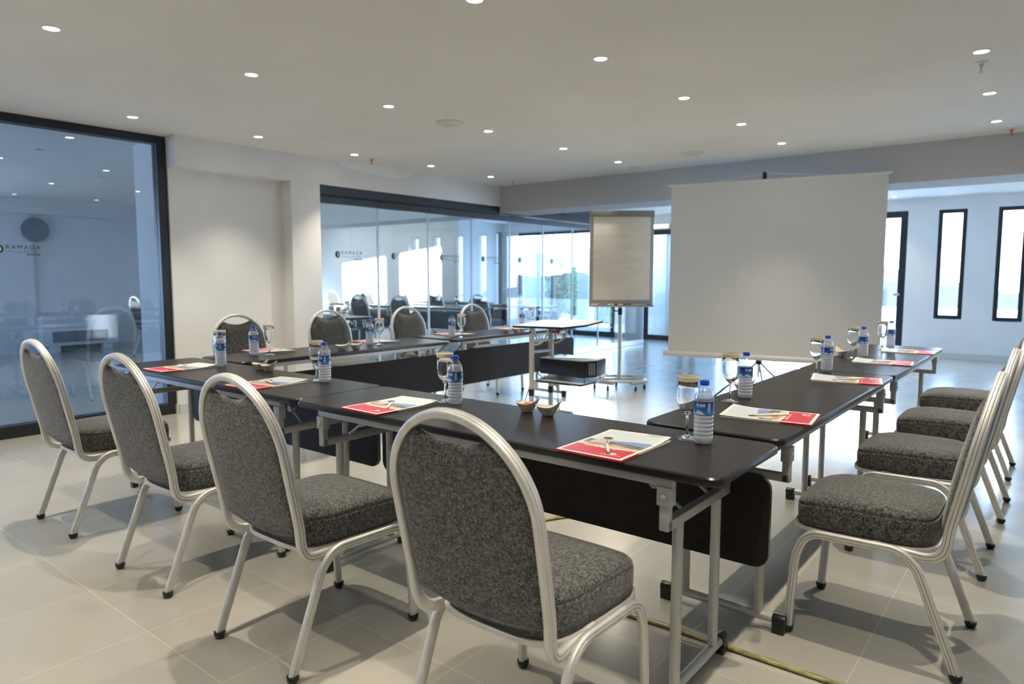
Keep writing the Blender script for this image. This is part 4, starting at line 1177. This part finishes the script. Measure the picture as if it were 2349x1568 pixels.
bl = empty('emergency_light_bar', (-4.0, 11.17, 2.315)); tag(bl, 'bright white emergency light bar above the glazed entrance', 'light')  # emergency light box hung on the wall over the entrance
MB().box(-.10, .35, -.05, .03, -.03, .045, 'offwhite').build('housing', bl, bevel=.006)
MB().box(-.09, .34, -.058, -.05, -.025, .04, 'tube').build('diffuser', bl, smooth=False)

# ------------------------------------------------------------------ light
wd = D.worlds.new('World'); SC.world = wd; wd.use_nodes = True
N = wd.node_tree.nodes; L = wd.node_tree.links; bg = N['Background']
tc = N.new('ShaderNodeTexCoord'); sp_ = N.new('ShaderNodeSeparateXYZ'); r = N.new('ShaderNodeValToRGB')
r.color_ramp.elements[0].position = .48; r.color_ramp.elements[0].color = (.62, .72, .88, 1)
r.color_ramp.elements[1].position = .62; r.color_ramp.elements[1].color = (.48, .68, 1.0, 1)
e = r.color_ramp.elements.new(.52); e.color = (.72, .84, 1.0, 1)
mr = N.new('ShaderNodeMapRange'); mr.inputs['From Min'].default_value = -1; mr.inputs['From Max'].default_value = 1
L.new(tc.outputs['Generated'], sp_.inputs[0]); L.new(sp_.outputs['Z'], mr.inputs[0]); L.new(mr.outputs[0], r.inputs[0]); L.new(r.outputs[0], bg.inputs['Color'])
bg.inputs['Strength'].default_value = 8.5
def portal(loc, rot, sx, sy):
    l = D.lights.new('daylight_portal', 'AREA'); l.shape = 'RECTANGLE'; l.size = sx; l.size_y = sy
    l.cycles.is_portal = True
    o = D.objects.new('daylight_portal', l); COL.objects.link(o); o.location = loc; o.rotation_euler = rot
for (xc, zc, w_, h_) in ((-1.31, 1.19, 3.7, 2.3), (1.205, 1.5, .38, 1.74), (1.99, 1.5, .37, 1.74), (2.785, 1.5, .37, 1.74), (3.585, 1.5, .37, 1.74), (-6.2, 1.17, 2.6, 2.3)):
    portal((xc, 11.30, zc), (-PI / 2, 0, 0), w_, h_)
portal((X0 - .1, 7.3, .55), (0, -PI / 2, 0), .7, 4.0)
portal((-11.1, -1.4, 1.25), (0, -PI / 2, 0), 2.1, 4.4)
portal((X1 + .1, 7.45, 1.25), (0, PI / 2, 0), 2.2, 1.5)
portal((-9.0, Y0 - .02, 1.7), (PI / 2, 0, 0), 5.5, 1.7)
sn = D.lights.new('sun', 'SUN'); sn.energy = 17; sn.angle = .009; sn.color = (1, .93, .82)
so = D.objects.new('sun', sn); COL.objects.link(so); so.rotation_euler = SUN.to_track_quat('-Z', 'Y').to_euler(); so.location = (0, -8, 6)

# ------------------------------------------------------------------ camera
cam = D.cameras.new('camera'); co = D.objects.new('camera', cam); COL.objects.link(co); SC.camera = co
cam.lens = 24.3128; cam.sensor_width = 36; cam.clip_start = .02; cam.clip_end = 500
yaw, pitch, roll = -.67294, .093349, .000738
f_ = Vector((math.sin(yaw) * math.cos(pitch), math.cos(yaw) * math.cos(pitch), -math.sin(pitch)))
r_ = Vector((math.cos(yaw), -math.sin(yaw), 0)); u_ = r_.cross(f_)
r2 = r_ * math.cos(roll) + u_ * math.sin(roll); u2 = -r_ * math.sin(roll) + u_ * math.cos(roll)
Mx = Matrix((r2, u2, -f_)).transposed().to_4x4(); Mx.translation = Vector((2.65889, -1.85353, 1.29191))
co.matrix_world = Mx
cam.dof.use_dof = True; cam.dof.focus_distance = 2.7; cam.dof.aperture_fstop = 3.2

SC.view_settings.view_transform = 'Standard'; SC.view_settings.look = 'None'; SC.view_settings.gamma = 1
SC.view_settings.exposure = 0.88; SC.view_settings.use_curve_mapping = False
SC.cycles.max_bounces = 10; SC.cycles.diffuse_bounces = 5; SC.cycles.glossy_bounces = 4; SC.cycles.transparent_max_bounces = 16
SC.cycles.sample_clamp_indirect = 6; SC.cycles.caustics_reflective = False; SC.cycles.caustics_refractive = False
